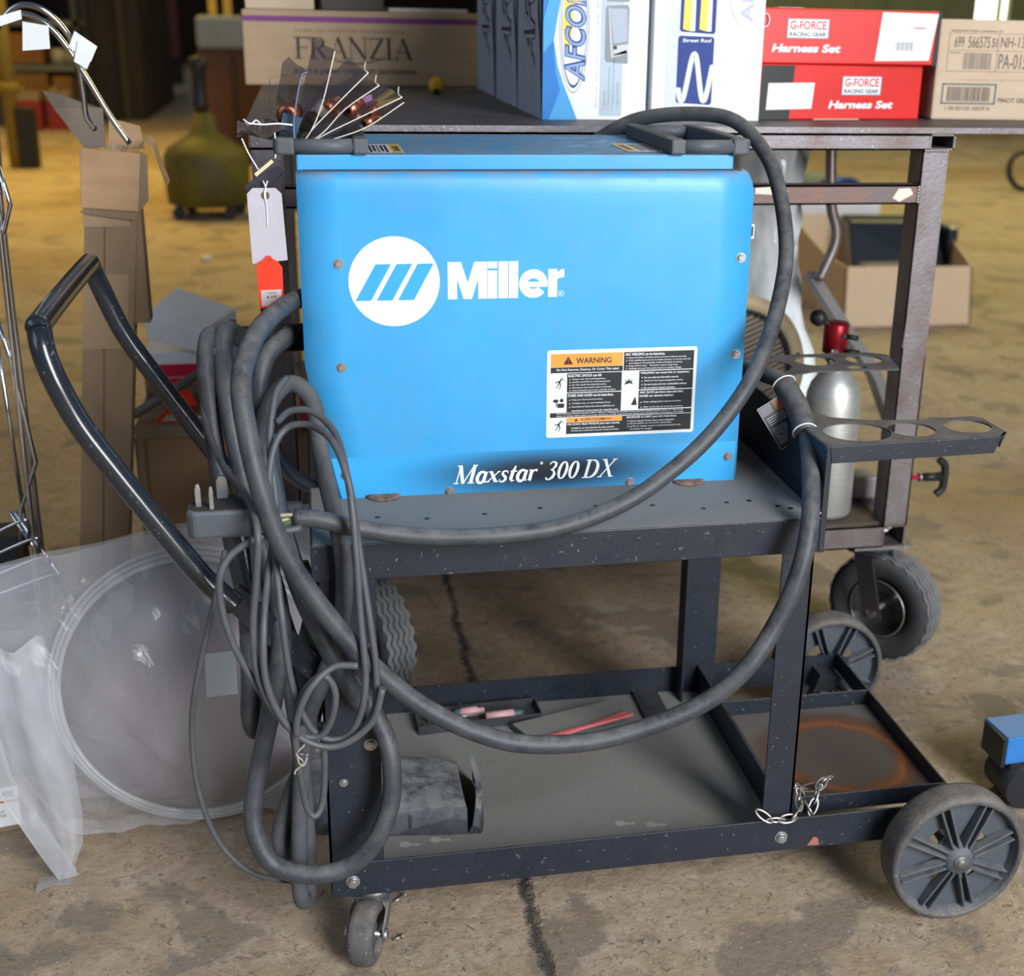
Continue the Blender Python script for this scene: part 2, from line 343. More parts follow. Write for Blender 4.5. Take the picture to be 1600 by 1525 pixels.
def arcp(cx, cy, rx, ry, a0, a1, w0, w1=None, n=12):
    w1 = w0 if w1 is None else w1; out = []
    for i in range(n+1):
        t = i/n; a = math.radians(a0+(a1-a0)*t); w = w0+(w1-w0)*math.sin(PI*t)
        out.append((cx+rx*math.cos(a), cy+ry*math.sin(a), w))
    return out
TK, TN = 0.16, 0.05      # thick / thin stroke of the serif alphabet (unit cap height)
def _s(x, y, w=0.34, t=0.04): return [(x-w/2, y, t), (x+w/2, y, t)]
def serif_glyphs(T, t):
    g = {}
    g['F'] = (0.62, [[(.14,0,T),(.14,1,T)], _s(.14,.02,.34), _s(.1,.98,.3), [(.14,.97,.055),(.6,.97,.055)], [(.59,1,.04),(.6,.80,.03)], [(.14,.52,t),(.5,.52,t)], [(.49,.6,.03),(.49,.43,.03)]])
    g['R'] = (0.78, [[(.14,0,T),(.14,1,T)], _s(.14,.02,.34), _s(.08,.98,.2), [(.1,.97,t),(.34,.97,t)], arcp(.34,.74,.24,.23,90,-90,t,T), [(.14,.5,t),(.34,.5,t)], [(.32,.5,T*.8),(.62,.04,T)], [(.6,.02,.04),(.8,.02,.04)]])
    g['A'] = (0.82, [[(.12,.02,t),(.42,1,t)], [(.40,1,T),(.72,.02,T)], [(.22,.34,t),(.6,.34,t)], _s(.12,.02,.24), _s(.72,.02,.28)])
    g['N'] = (0.88, [[(.14,.02,t),(.14,.98,t)], [(.12,1,T),(.74,.0,T)], [(.74,.0,t),(.74,.98,t)], _s(.14,.02,.24), _s(.1,.98,.2), _s(.74,.98,.24)])
    g['Z'] = (0.72, [[(.06,.97,.055),(.64,.97,.055)], [(.6,.98,T),(.1,.02,T)], [(.06,.03,.055),(.68,.03,.055)], [(.07,1,.03),(.07,.8,.03)], [(.67,0,.03),(.67,.22,.03)]])
    g['I'] = (0.34, [[(.15,0,T),(.15,1,T)], _s(.15,.02,.32), _s(.15,.98,.32)])
    g['M'] = (1.10, [[(.16,.02,t),(.18,.98,t)], [(.16,1,T*1.1),(.5,.0,T*.9)], [(.5,.0,t),(.86,1,t)], [(.88,1,T),(.88,.0,T)], _s(.15,.03,.26,.05), _s(.12,.97,.2,.05), _s(.88,.03,.34,.05), _s(.92,.97,.22,.05)])
    g['a'] = (0.58, [arcp(.26,.3,.20,.3,60,330,T*.6,T), [(.44,.6,T*.9),(.42,.12,T),(.5,.03,T*.5),(.58,.06,.04)]])
    g['x'] = (0.60, [[(.1,.6,T*.9),(.46,.02,T)], [(.04,.03,t),(.5,.58,t)], _s(.08,.58,.2,.05), _s(.5,.04,.16,.06), _s(.06,.04,.14,.06), _s(.5,.57,.14,.06)])
    g['s'] = (0.46, [[(.38,.46,.05),(.36,.56,.06),(.24,.6,.08),(.12,.54,T*.6),(.12,.42,T*.8),(.3,.26,T*.9),(.34,.14,T*.8),(.26,.03,T*.6),(.12,0.0,.07),(.05,.06,.06),(.04,.16,.05)]])
    g['t'] = (0.40, [[(.24,.84,T*.4),(.16,.5,T),(.14,.14,T),(.2,.03,T*.6),(.34,.06,.04)], _s(.2,.56,.32,.07)])
    g['r'] = (0.48, [[(.14,.6,T),(.14,0,T)], _s(.1,.57,.18,.06), [(.16,.4,.05),(.28,.58,.08),(.42,.54,T*.9)]])
    g['3'] = (0.56, [[(.08,.84,.06),(.14,.95,.06),(.26,.98,.08),(.4,.88,T*.9),(.4,.72,T*.9),(.3,.58,.08),(.2,.54,.05)], [(.2,.54,.05),(.36,.48,.1),(.44,.3,T),(.38,.12,T),(.22,.0,.08),(.08,.04,.09),(.04,.14,.08)]])
    g['0'] = (0.58, [arcp(.28,.49,.19,.45,90,270,.06,T), arcp(.28,.49,.19,.45,270,450,.06,T)])
    g['D'] = (0.82, [[(.16,0,T),(.16,1,T)], _s(.12,.03,.28,.05), _s(.12,.97,.28,.05), [(.16,.97,.06),(.36,.97,.06)], arcp(.36,.5,.32,.47,90,-90,.07,T*1.1), [(.16,.03,.06),(.36,.03,.06)]])
    g['X'] = (0.84, [[(.16,.98,T),(.66,.02,T)], [(.1,.02,.06),(.7,.98,.06)], _s(.14,.97,.26,.05), _s(.68,.97,.24,.05), _s(.1,.03,.24,.05), _s(.68,.03,.26,.05)])
    g[' '] = (0.26, [])
    return g
def serif_text(D, body, x, y, w, h, m, k=2, T=0.16, t=0.05, shear=0.0):
    g = serif_glyphs(T, t); tot = sum(g[c][0] for c in body); sx = w/tot; cx = 0
    for ch in body:
        for q_, st in enumerate(g[ch][1]):
            D.stroke([(x+(cx+px)*sx+shear*py*h, y+py*h, pw*(sx+h)/2) for px, py, pw in st], m, k+q_*.25)
        cx += g[ch][0]
PATHS = {
 'big_top': [(0.385,0.470,0.941), (0.420,0.460,0.974), (0.470,0.440,1.001), (0.537,0.400,1.011), (0.584,0.360,1.004), (0.612,0.310,0.966), (0.617,0.260,0.922), (0.609,0.200,0.865), (0.589,0.150,0.821), (0.559,0.100,0.772), (0.523,0.060,0.723), (0.476,0.035,0.673), (0.426,0.020,0.633), (0.361,0.005,0.596), (0.280,-0.020,0.579), (0.196,-0.030,0.576), (0.116,-0.030,0.580), (0.046,-0.030,0.594), (0.004,-0.030,0.607), (-0.024,-0.030,0.611)],
 'big_low': [(0.576,0.270,0.682), (0.593,0.200,0.691), (0.605,0.160,0.688), (0.612,0.120,0.665), (0.608,0.070,0.638), (0.588,0.000,0.605), (0.573,-0.040,0.564), (0.558,-0.055,0.513), (0.535,-0.060,0.458), (0.499,-0.070,0.407), (0.454,-0.070,0.366), (0.391,-0.070,0.339), (0.313,-0.070,0.322), (0.229,-0.070,0.326), (0.168,-0.070,0.349), (0.109,-0.070,0.388), (0.060,-0.070,0.437), (0.020,-0.070,0.490), (-0.019,-0.070,0.555), (-0.043,-0.070,0.612), (-0.058,-0.065,0.672), (-0.066,-0.050,0.714), (-0.071,-0.020,0.761), (-0.061,0.030,0.790), (-0.042,0.090,0.806), (-0.010,0.170,0.811), (0.032,0.220,0.806)],
 'coil_a': [(-0.067,0.200,0.745), (-0.086,0.170,0.772), (-0.094,0.140,0.779), (-0.098,0.120,0.754), (-0.091,0.080,0.704), (-0.082,0.060,0.649), (-0.068,0.040,0.569), (-0.049,0.020,0.496), (-0.046,0.000,0.440), (-0.060,-0.010,0.372), (-0.076,-0.010,0.305), (-0.089,-0.020,0.243), (-0.086,-0.030,0.203), (-0.066,-0.040,0.170), (-0.023,-0.050,0.160), (0.019,-0.050,0.166), (0.053,-0.050,0.200), (0.073,-0.040,0.251), (0.072,-0.030,0.311), (0.056,-0.010,0.351), (0.030,0.000,0.405), (-0.001,0.020,0.468), (-0.024,0.040,0.510), (-0.040,0.070,0.564), (-0.049,0.100,0.618), (-0.051,0.120,0.659)],
 'coil_b': [(-0.075,0.200,0.733), (-0.102,0.170,0.761), (-0.112,0.140,0.776), (-0.116,0.110,0.750), (-0.113,0.090,0.694), (-0.106,0.070,0.615), (-0.095,0.050,0.543), (-0.085,0.040,0.473), (-0.086,0.030,0.386), (-0.089,0.025,0.342), (-0.084,0.020,0.321), (-0.075,0.030,0.329), (-0.069,0.035,0.382), (-0.064,0.040,0.447), (-0.069,0.050,0.509), (-0.076,0.070,0.582), (-0.087,0.100,0.651), (-0.098,0.130,0.713)],
 'coil_c': [(-0.067,0.100,0.650), (-0.055,0.100,0.685), (-0.036,0.100,0.719), (-0.016,0.100,0.726), (0.003,0.090,0.704), (0.008,0.070,0.657), (0.016,0.015,0.621), (0.025,-0.018,0.579), (0.028,-0.020,0.525), (0.020,-0.020,0.462), (-0.000,-0.018,0.405), (-0.022,0.010,0.331), (-0.033,0.000,0.250), (-0.039,-0.010,0.167), (-0.040,-0.020,0.109), (-0.032,0.010,0.089), (-0.029,0.020,0.182), (-0.032,0.030,0.276), (-0.039,0.040,0.359), (-0.046,0.050,0.441)],
 'coil_d': [(-0.064,0.140,0.701), (-0.075,0.120,0.644), (-0.071,0.100,0.554), (-0.046,0.070,0.448), (-0.023,0.040,0.375), (-0.014,0.030,0.337), (-0.026,0.020,0.282), (-0.046,0.020,0.230), (-0.062,0.020,0.176), (-0.057,0.020,0.143), (-0.043,0.030,0.177), (-0.032,0.050,0.264), (-0.005,0.060,0.346), (0.002,0.070,0.427), (-0.021,0.080,0.509)],
 'coil_e': [(-0.020,0.200,0.763), (-0.051,0.160,0.742), (-0.060,0.130,0.688), (-0.049,0.080,0.609), (-0.026,0.000,0.528), (0.002,-0.020,0.455), (0.030,-0.022,0.391), (0.043,-0.010,0.364), (0.040,0.000,0.391), (0.014,-0.010,0.482)],
 'thin_a': [(-0.016,-0.050,0.606), (-0.043,-0.060,0.606), (-0.068,-0.070,0.602), (-0.090,-0.075,0.589), (-0.102,-0.080,0.568), (-0.103,-0.080,0.535), (-0.095,-0.080,0.492), (-0.076,-0.080,0.443), (-0.054,-0.085,0.405), (-0.027,-0.090,0.373), (-0.000,-0.090,0.358), (0.032,-0.090,0.368), (0.054,-0.090,0.398), (0.058,-0.085,0.443), (0.054,-0.080,0.496), (0.048,-0.070,0.554), (0.042,-0.060,0.610), (0.036,-0.050,0.659), (0.022,-0.020,0.693), (-0.001,0.020,0.700), (-0.026,0.030,0.696), (-0.042,0.020,0.676), (-0.049,0.000,0.638), (-0.046,-0.040,0.585), (-0.041,-0.080,0.519), (-0.036,-0.085,0.451), (-0.026,-0.090,0.406), (-0.007,-0.090,0.371), (0.021,-0.090,0.367), (0.038,-0.090,0.392), (0.046,-0.090,0.439), (0.043,-0.080,0.513), (0.041,-0.070,0.592), (0.037,-0.050,0.651), (0.026,0.000,0.694), (0.003,0.030,0.712), (-0.022,0.040,0.712), (-0.038,0.040,0.699)],
 'thin_b': [(-0.106,0.120,0.766), (-0.118,0.100,0.730), (-0.118,0.080,0.690), (-0.098,0.030,0.652), (-0.073,-0.020,0.635), (-0.060,-0.090,0.621), (-0.064,-0.090,0.570), (-0.071,-0.090,0.511), (-0.070,-0.090,0.457), (-0.056,-0.095,0.415), (-0.033,-0.095,0.381), (-0.007,-0.095,0.374), (0.008,-0.100,0.400), (0.012,-0.100,0.432), (0.000,-0.100,0.452), (-0.018,-0.100,0.438), (-0.029,-0.100,0.408), (-0.033,-0.100,0.372), (-0.030,-0.090,0.320), (-0.025,-0.085,0.277), (-0.016,-0.085,0.265), (-0.007,-0.080,0.282), (-0.003,-0.080,0.332), (-0.004,-0.080,0.382)],
 'thin_c': [(-0.026,0.090,0.737), (-0.039,0.060,0.723), (-0.047,0.030,0.672), (-0.043,0.000,0.607), (-0.054,-0.050,0.552), (-0.060,-0.090,0.510), (-0.061,-0.100,0.454), (-0.047,-0.100,0.405), (-0.021,-0.100,0.372), (0.014,-0.100,0.363), (0.050,-0.100,0.388), (0.064,-0.100,0.431)],
 'thin_d': [(0.038,-0.100,0.461), (0.011,-0.100,0.461), (-0.014,-0.110,0.443), (-0.029,-0.110,0.409), (-0.031,-0.110,0.386)],
 'flat_cord': [(-0.098,-0.040,0.581), (-0.104,-0.050,0.555), (-0.122,-0.040,0.490), (-0.144,-0.020,0.402), (-0.154,0.000,0.332), (-0.152,0.000,0.259), (-0.135,0.000,0.188), (-0.104,0.000,0.141), (-0.071,0.010,0.115), (-0.052,0.020,0.103)],
 'plug_cord': [(-0.068,-0.030,0.594), (-0.069,0.000,0.531), (-0.071,0.020,0.457), (-0.079,0.040,0.380), (-0.076,0.050,0.322)],
}
# ------------------------------------------------------------------ the setting
f = MB(floor_material()); f.face([(-14,-7,0),(16,-7,0),(16,40,0),(-14,40,0)]); o = f.build('floor'); o.location = (0,0,0)
o.data.transform(Matrix.Translation((1.0, 16.5, 0))); tag(o, kind='structure')
WALLD = mat('dark_wall', (0.05,0.035,0.022), 0.9, col2=(0.03,0.024,0.018), nscale=0.6)
WALLG = mat('olive_panel_wall', (0.26,0.27,0.14), 0.8, col2=(0.20,0.21,0.11), nscale=0.8)
def struct(name, mb): return tag(mb.build(name), kind='structure')
b = MB(WALLD); b.box((-14,36,0),(-3.6,36.3,5.5)); b.box((-3.15,36,0),(6,36.3,5.5)); b.box((-3.6,36,2.4),(-3.15,36.3,5.5)); struct('wall_back', b)
b = MB(WALLG); b.box((4.5,14.0,0),(8.04,14.3,5.5)); b.box((8.34,14.0,0),(8.38,14.3,5.5)); b.box((8.48,14,0),(16,14.3,5.5)); b.box((8.04,14,0),(8.34,14.3,1.14)); b.box((8.38,14,0),(8.48,14.3,1.14))
b.box((8.04,14,2.6),(8.34,14.3,5.5)); b.box((8.38,14,2.6),(8.48,14.3,5.5))
for i in range(30): b.box((4.6+i*0.38,13.97,0.02),(4.66+i*0.38,14.0,5.4)) if not 7.95 < 4.6+i*0.38 < 8.5 else None
struct('wall_right', b)
b = MB(WALLD); b.box((4.4,14.3,0),(4.5,36,5.5)); struct('wall_centre', b)
GLOW = mat('daylight_pane', (0.93,1.0,0.80), 0.5, emis=4.0)
b = MB(GLOW); b.box((8.04,14.1,1.14),(8.34,14.12,2.6)); struct('window_1', b)
b = MB(GLOW); b.box((8.38,14.1,1.14),(8.48,14.12,2.6)); struct('window_2', b)
GLOWD = mat('daylight_doorway', (1.0,0.93,0.80), 0.5, emis=0.35)
b = MB(GLOWD); b.box((-3.6,36.1,0.0),(-3.15,36.12,2.4)); struct('door_1', b)

# ------------------------------------------------------------------ the welding machine
wl = thing('welding_machine', 'blue box-shaped welding power source with a white round emblem, standing on the black cart', 'welder', (0.27,0.29,0.566))
# side panel: one bent sheet, soft top edge, clipped lower left corner
def xl(z): return -0.005 if z > 0.735 else (-0.005+0.007*(0.735-z)/0.042 if z > 0.693 else 0.002+0.029*(0.693-z)/0.138)
zs = [0.5555,0.60,0.65,0.693,0.715,0.735,0.80,0.87,0.92]
prof = [(0.147, z) for z in zs]+[(0.1470,0.936),(0.1474,0.945),(0.1486,0.952),(0.1508,0.9575),(0.1545,0.9605),(0.160,0.9615),(0.172,0.962)]
ed = MB(BLUE_D)
def xr(z): return 0.5425 if z < 0.93 else 0.5425-0.0085*((z-0.93)/0.033)**2
rows = [[(xl(z)+(xr(z)-xl(z))*i/12, y, z) for i in range(13)] for y, z in prof]
ed.grid(rows)
back = [[(p[0], p[1]+0.0025, p[2]) for p in r] for r in rows]; ed.grid([r[::-1] for r in back])
for r, q in zip((rows, rows[-1:]), (back, back[-1:])): pass
for i in range(len(rows)-1):
    ed.face([rows[i][0], back[i][0], back[i+1][0], rows[i+1][0]]); ed.face([rows[i][-1], rows[i+1][-1], back[i+1][-1], back[i][-1]])
ed.grid([rows[0], back[0]], smooth=False); ed.grid([rows[-1], back[-1]], smooth=False)
# right hand return flange
ed.box((0.5405,0.1475,0.556),(0.5425,0.160,0.93))
panel = ed.build('side_panel', wl)
lid = MB(BLUE_D); lid.box((-0.004,0.168,0.960),(0.5215,0.432,0.9795)); lid.build('lid', wl, bevel=0.0025)
core = MB(mat('machine_core', (0.015,0.017,0.02), 0.6, dust=0.3)); core.prism([(0.004,0.16,0.735),(0.035,0.16,0.568),(0.530,0.16,0.568),(0.530,0.16,0.9625),(0.004,0.16,0.9625)], (0,0.262,0)); core.build('chassis', wl)
pb = MB(BLUE); pb.prism([(-0.005,0.424,0.735),(0.031,0.424,0.5555),(0.5425,0.424,0.5555),(0.5425,0.424,0.9625),(-0.005,0.424,0.9625)], (0,0.003,0)); pb.build('rear_side_panel', wl)
ft = MB(PLAST); ft.box((0.030,0.170,0.5655),(0.52,0.42,0.569)); ft.build('base_plate', wl)
fm = mat('worn_foot', (0.30,0.17,0.11), 0.8, col2=(0.10,0.07,0.055), nscale=90, bump=0.6)
for x in (0.083, 0.478):
    q = MB(fm); q.lathe((x,0.150,0.5642),(0,0,1),[(0,0.0),(0,0.021),(0.002,0.022),(0.0035,0.018),(0.0035,0.0)],28); q.build('foot', wl)
# hex screws
def hexscrew(c, n, r, m=ZINC, h=0.004):
    s = MB(m); c = Vector(c); n = Vector(n).normalized()
    s.cyl(c, c+n*0.0008, r*1.35, n=24); s.cyl(c+n*0.0008, c+n*h, r, n=6); s.cyl(c+n*h, c+n*(h+0.0006), r*0.72, r*0.6, n=16)
    return s
for x, z in ((0.039,0.857),(0.038,0.732),(0.038,0.595),(0.531,0.857),(0.532,0.734),(0.530,0.597),(0.166,0.567),(0.399,0.568)):
    hexscrew((x,0.147,z), (0,-1,0), 0.0046, mat('screw_steel', (0.34,0.33,0.34), 0.45, 0.8)).build('screw', wl)
# paint decals on the panel
FO, FU, FV = (0,0.147,0), (1,0,0), (0,0,1)
d = Decal(FO, FU, FV, WHITE)
d.disc(0.1035,0.8345,0.0538,WHITE,1,n=96)
for x0,x1,x2,x3 in ((.0818,.1000,.0755,.0570),(.1064,.1250,.1006,.0820),(.1312,.1502,.1262,.1072)):
    d.poly([(x3,.8121),(x2,.8122),(x1,.8556),(x0,.8554)], BLUEP, 2)
d.ring(0.1035,0.8345,0.0536,0.0541,mat('decal_edge',(0.16,0.42,0.70),0.5),2,n=96)
d.build('emblem', wl)
d = Decal(FO, FU, FV, WHITE); z0, z1 = 0.8120, 0.8568
W = WHITE
d.poly([(.1666,z0),(.1778,z0),(.1778,z0+.024),(.1855,z0),(.1955,z0),(.2032,z0+.024),(.2032,z0),(.2140,z0),(.2140,z1),(.1985,z1),(.1905,z0+.020),(.1825,z1),(.1666,z1)], W, 1)
d.rect(.2146,z0,.2262,z0+.034,W,1); d.rect(.2146,z0+.0365,.2262,z1,W,1)
d.rect(.2276,z0,.2392,z1,W,1); d.rect(.2402,z0,.2516,z1,W,1)
# e
cx, cz, R0, R1 = .2702, .8292, .0175, .0075
for i in range(40):
    a, bb = -22-338*i/40*0.0, 0
seg = [math.radians(-38 - (322)*i/44) for i in range(45)]
for i in range(44):
    a, c = seg[i], seg[i+1]
    d.poly([(cx+R1*math.cos(c),cz+R1*.85*math.sin(c)),(cx+R0*math.cos(c),cz+R0*math.sin(c)),(cx+R0*math.cos(a),cz+R0*math.sin(a)),(cx+R1*math.cos(a),cz+R1*.85*math.sin(a))][::-1], W, 1)
d.rect(cx-.0095,cz-.0042,cx+.0172,cz+.0022,W,1.5)
# r
d.rect(.2884,z0+.0005,.2995,z0+.0345,W,1); d.poly([(.2995,z0+.022),(.3015,z0+.0235),(.3080,z0+.0245),(.3080,z0+.0345),(.3035,z0+.0340),(.2995,z0+.0300)],W,1)
d.ring(.3045,.8165,.0030,.0036,W,1,n=24); d.text('R',.3032,.8148,.0026,.0034,W,1,bold=0.02)
d.build('brand_lettering', wl)
# product name with its airbrushed black printed backing
pm = bpy.data.materials.new('printed_fade_backing'); pm.use_nodes = True; nt = pm.node_tree; bs = nt.nodes['Principled BSDF']; bs.inputs['Roughness'].default_value = 0.36
tcn = nt.nodes.new('ShaderNodeTexCoord'); mpn = nt.nodes.new('ShaderNodeMapping'); mpn.vector_type = 'TEXTURE'
mpn.inputs['Location'].default_value = (0.022,-0.143,0.022); mpn.inputs['Scale'].default_value = (0.235,0.8,0.046)
nt.links.new(tcn.outputs['Object'], mpn.inputs[0])
gr = nt.nodes.new('ShaderNodeTexGradient'); gr.gradient_type = 'SPHERICAL'; nt.links.new(mpn.outputs[0], gr.inputs[0])
rp = nt.nodes.new('ShaderNodeMapRange'); rp.interpolation_type = 'SMOOTHSTEP'; rp.inputs[1].default_value = 0.0; rp.inputs[2].default_value = 0.85; nt.links.new(gr.outputs[0], rp.inputs[0])
mx = nt.nodes.new('ShaderNodeMix'); mx.data_type = 'RGBA'; mx.inputs[6].default_value = (0.040,0.36,0.74,1); mx.inputs[7].default_value = (0.012,0.018,0.03,1)
nt.links.new(rp.outputs[0], mx.inputs[0]); nt.links.new(mx.outputs[2], bs.inputs['Base Color'])
d = Decal(FO, FU, FV, pm); d.poly([(.0245,.5885),(.540,.5585),(.540,.6165),(.020,.6195)] if False else [(.0335,.5575),(.540,.5575),(.540,.6170),(.0210,.6170)], pm, 0.5)
serif_text(d, 'Maxstar', .1700,.5762,.106,.0245, WHITE, 2, T=.17, t=.055, shear=.26)
d.ring(.2832,.5990,.0008,.0018,WHITE,2,n=16)
serif_text(d, '300 DX', .2870,.5762,.090,.0245, WHITE, 2, T=.15, t=.05, shear=.26)
d.build('model_lettering', wl)
# warning label
d = Decal((0.2886,0.147,0.6322), (0.192,0,0.0002), (0,0,1), WHITE)
LW, LH = .1925, .1132
d.poly([(0.002,0),(LW-.002,0),(LW,.002),(LW,LH-.002),(LW-.002,LH),(.002,LH),(0,LH-.002),(0,.002)], WHITE, 1)
d.rect(.0045,.0915,.0965,.1085,ORANGEP,2); d.rect(.0045,.0840,.0965,.0912,BLACKP,2)
d.text('WARNING',.0365,.0955,.0450,.0075,BLACKP,3,bold=.02)
d.poly([(.0205,.0948),(.0325,.0948),(.0270,.1045),(.0260,.1045)],BLACKP,3); d.rect(.0257,.0985,.0273,.1025,REDP,4); d.disc(.0265,.0968,.0009,REDP,4,n=12)
d.text('Do Not Remove, Destroy, Or Cover This Label',.0120,.0858,.0790,.0036,WHITE,3,bold=.015)
def block(x0,y0,x1,y1,head,lines,hh=.0034,lh=.0024):
    d.rect(x0,y0,x1,y1,BLACKP,2); y = y1-.0048
    for hd in head.split('|'):
        d.text(hd, x0+.0015, y, min((x1-x0)*.96, len(hd)*.00178), hh, WHITE, 3, bold=.02); y -= .0046
    n = len(lines); dy = (y+.0040-y0-.001)/max(n,1)
    y -= dy-.0040
    for l in lines:
        bullet = not l.startswith(' ')
        if bullet: d.disc(x0+.0038, y+.001, .0007, WHITE, 3, n=8)
        d.text(l.strip(), x0+.0065, y, min((x1-x0)*.88, len(l)*.00125), lh, WHITE, 3, bold=.01); y -= dy
block(.0975,.0845,.1885,.1085,'ARC WELDING can be hazardous.',['Read and follow all labels and the Owner\'s Manual carefully.','Only qualified persons are to install, operate, or service this unit',' according to all applicable codes and safety practices.','Keep children away.    Pacemaker wearers keep away.','Welding wire and drive parts may be at welding voltage.'])
block(.0255,.0585,.0955,.0832,'ELECTRIC SHOCK can kill.',['Always wear dry insulating gloves.','Insulate yourself from work and ground.','Do not touch live electrical parts.','Disconnect input power before servicing.','Keep all panels and covers securely in place.'])
block(.0255,.0325,.0955,.0575,'FUMES AND GASES can be hazardous.',['Keep your head out of the fumes.','Ventilate area, or use breathing device.','Read Material Safety Data Sheets (MSDSs) and',' manufacturer\'s instructions for materials used.'])
block(.1180,.0590,.1885,.0835,'WELDING can cause fire or explosion.',['Do not weld near flammable material.','Watch for fire; keep extinguisher nearby.','Do not locate unit over combustible surfaces.','Do not weld on closed containers.'])
block(.1180,.0335,.1885,.0580,'ARC RAYS can burn eyes and skin;|NOISE can damage hearing.',['Wear welding helmet with correct filter.','Wear correct eye, ear and body protection.'])
d.rect(.0045,.0262,.1885,.0322,BLACKP,2)
d.text('Read American National Standard Z49.1, "Safety in Welding and Cutting" From American Welding Society, 550 N.W. LeJeune Rd,',.013,.0298,.165,.0019,WHITE,3,bold=.01)
d.text('Miami, FL 33126; OSHA Safety and Health Standards, 29 CFR 1910, from U.S. Government Printing Office, Washington, DC 20402',.013,.0268,.165,.0019,WHITE,3,bold=.01)
d.rect(.0255,.0195,.0975,.0255,ORANGEP,2); d.text('AVERTISSEMENT',.0435,.0208,.041,.0036,BLACKP,3,bold=.01); d.poly([(.0355,.0205),(.0405,.0205),(.0380,.0245)],BLACKP,3)
d.rect(.0255,.0040,.0975,.0192,BLACKP,2); d.rect(.0975,.0040,.1885,.0255,BLACKP,2)
d.text('UN CHOC ELECTRIQUE peut etre mortel.',.0268,.0148,.068,.0034,WHITE,3,bold=.02)
d.text('Installation et raccordement de cette machine',.032,.0105,.056,.0023,WHITE,3,bold=.01); d.text('doivent etre conformes a tous les codes pertinents.',.032,.0068,.062,.0023,WHITE,3,bold=.01)
d.text('SOUDAGE A L\'ARC peut etre hasardeux.',.1035,.0212,.066,.0033,WHITE,3,bold=.02)
for i, l in enumerate(('Lire le manuel d\'instructions avant utilisation.','Ne pas installer sur une surface combustible.','Les fils de soudage et pieces conductrices peuvent etre','a la tension de soudage.')):
    d.text(l,.1080,.0170-i*.0037,len(l)*.00122,.0023,WHITE,3,bold=.01); d.disc(.1055,.018-i*.0037,.0007,WHITE,3,n=8) if i < 3 else None
def runner(x, y):
    d.stroke([(x-.006,y+.001,.0012),(x,y+.003,.0016),(x+.003,y+.006,.0006)],BLACKP,3); d.stroke([(x,y+.003,.0018),(x-.002,y-.002,.001),(x-.005,y-.006,.0008)],BLACKP,3)
    d.stroke([(x,y+.001,.0014),(x+.001,y-.003,.001),(x-.001,y-.0075,.0008)],BLACKP,3); d.disc(x+.0012,y+.0048,.0011,BLACKP,3,n=12); d.stroke([(x+.001,y+.0085,.0006),(x+.006,y+.003,.0006)],BLACKP,3)
runner(.0165,.0705); runner(.0165,.0150)
d.disc(.0115,.0480,.0035,BLACKP,3,ry=.0022,n=16); d.disc(.0190,.0485,.0024,BLACKP,3,n=16); d.poly([(.014,.039),(.022,.039),(.0225,.0445),(.0135,.0445)],BLACKP,3); d.stroke([(.0125,.046,.001),(.0125,.040,.001)],BLACKP,3)
d.poly([(.0985,.066),(.101,.0695),(.1005,.0735),(.103,.0700),(.105,.0745),(.1065,.0700),(.1095,.0735),(.1085,.0690),(.1115,.0660),(.106,.0680)],BLACKP,3)
d.poly([(.1085,.039),(.1165,.039),(.1145,.0475),(.1150,.0500),(.1125,.0480)],BLACKP,3)
d.build('warning_label', wl)
# stickers on the lid
def toplabel(x0, y0, sx, flip):
    d = Decal((x0,y0,0.980), (1,0,0), (0,1,0), WHITE); lw, lh = sx, .105
    d.rect(0,0,lw,lh,WHITE,1)
    a, b2 = (lw*.68, lw*.97) if not flip else (lw*.04, lw*.32)
    d.rect(a,.004,b2,lh-.004,mat('amber_print',(0.85,0.52,0.06),0.5),2)
    d.text('DANGER' if not flip else 'WARNING', (a+b2)/2+.0045 if not flip else (a+b2)/2+.004, .02, lh*.6, .008, BLACKP, 3, bold=.02, rot=90)
    for i in range(5):
        c0 = (lw*.05 if not flip else lw*.4)+i*lw*.115; d.rect(c0,.008+.01*(i%2),c0+lw*.07,lh-.012,BLACKP if i != 2 else mat('grey_print',(0.25,0.25,0.27),0.5),2)
    return d.build('lid_sticker', wl)
toplabel(0.080,0.178,.041,False); toplabel(0.395,0.195,.046,True)
d = Decal((0.5425,0.20,0.882),(0,1,0),(0,0,1),WHITE); 
q = MB(WHITE); q.box((0.5425,0.160,0.878),(0.5505,0.1615,0.896)); q.box((0.5440,0.1592,0.881),(0.5490,0.1600,0.893),BLACKP); q.build('end_sticker', wl)
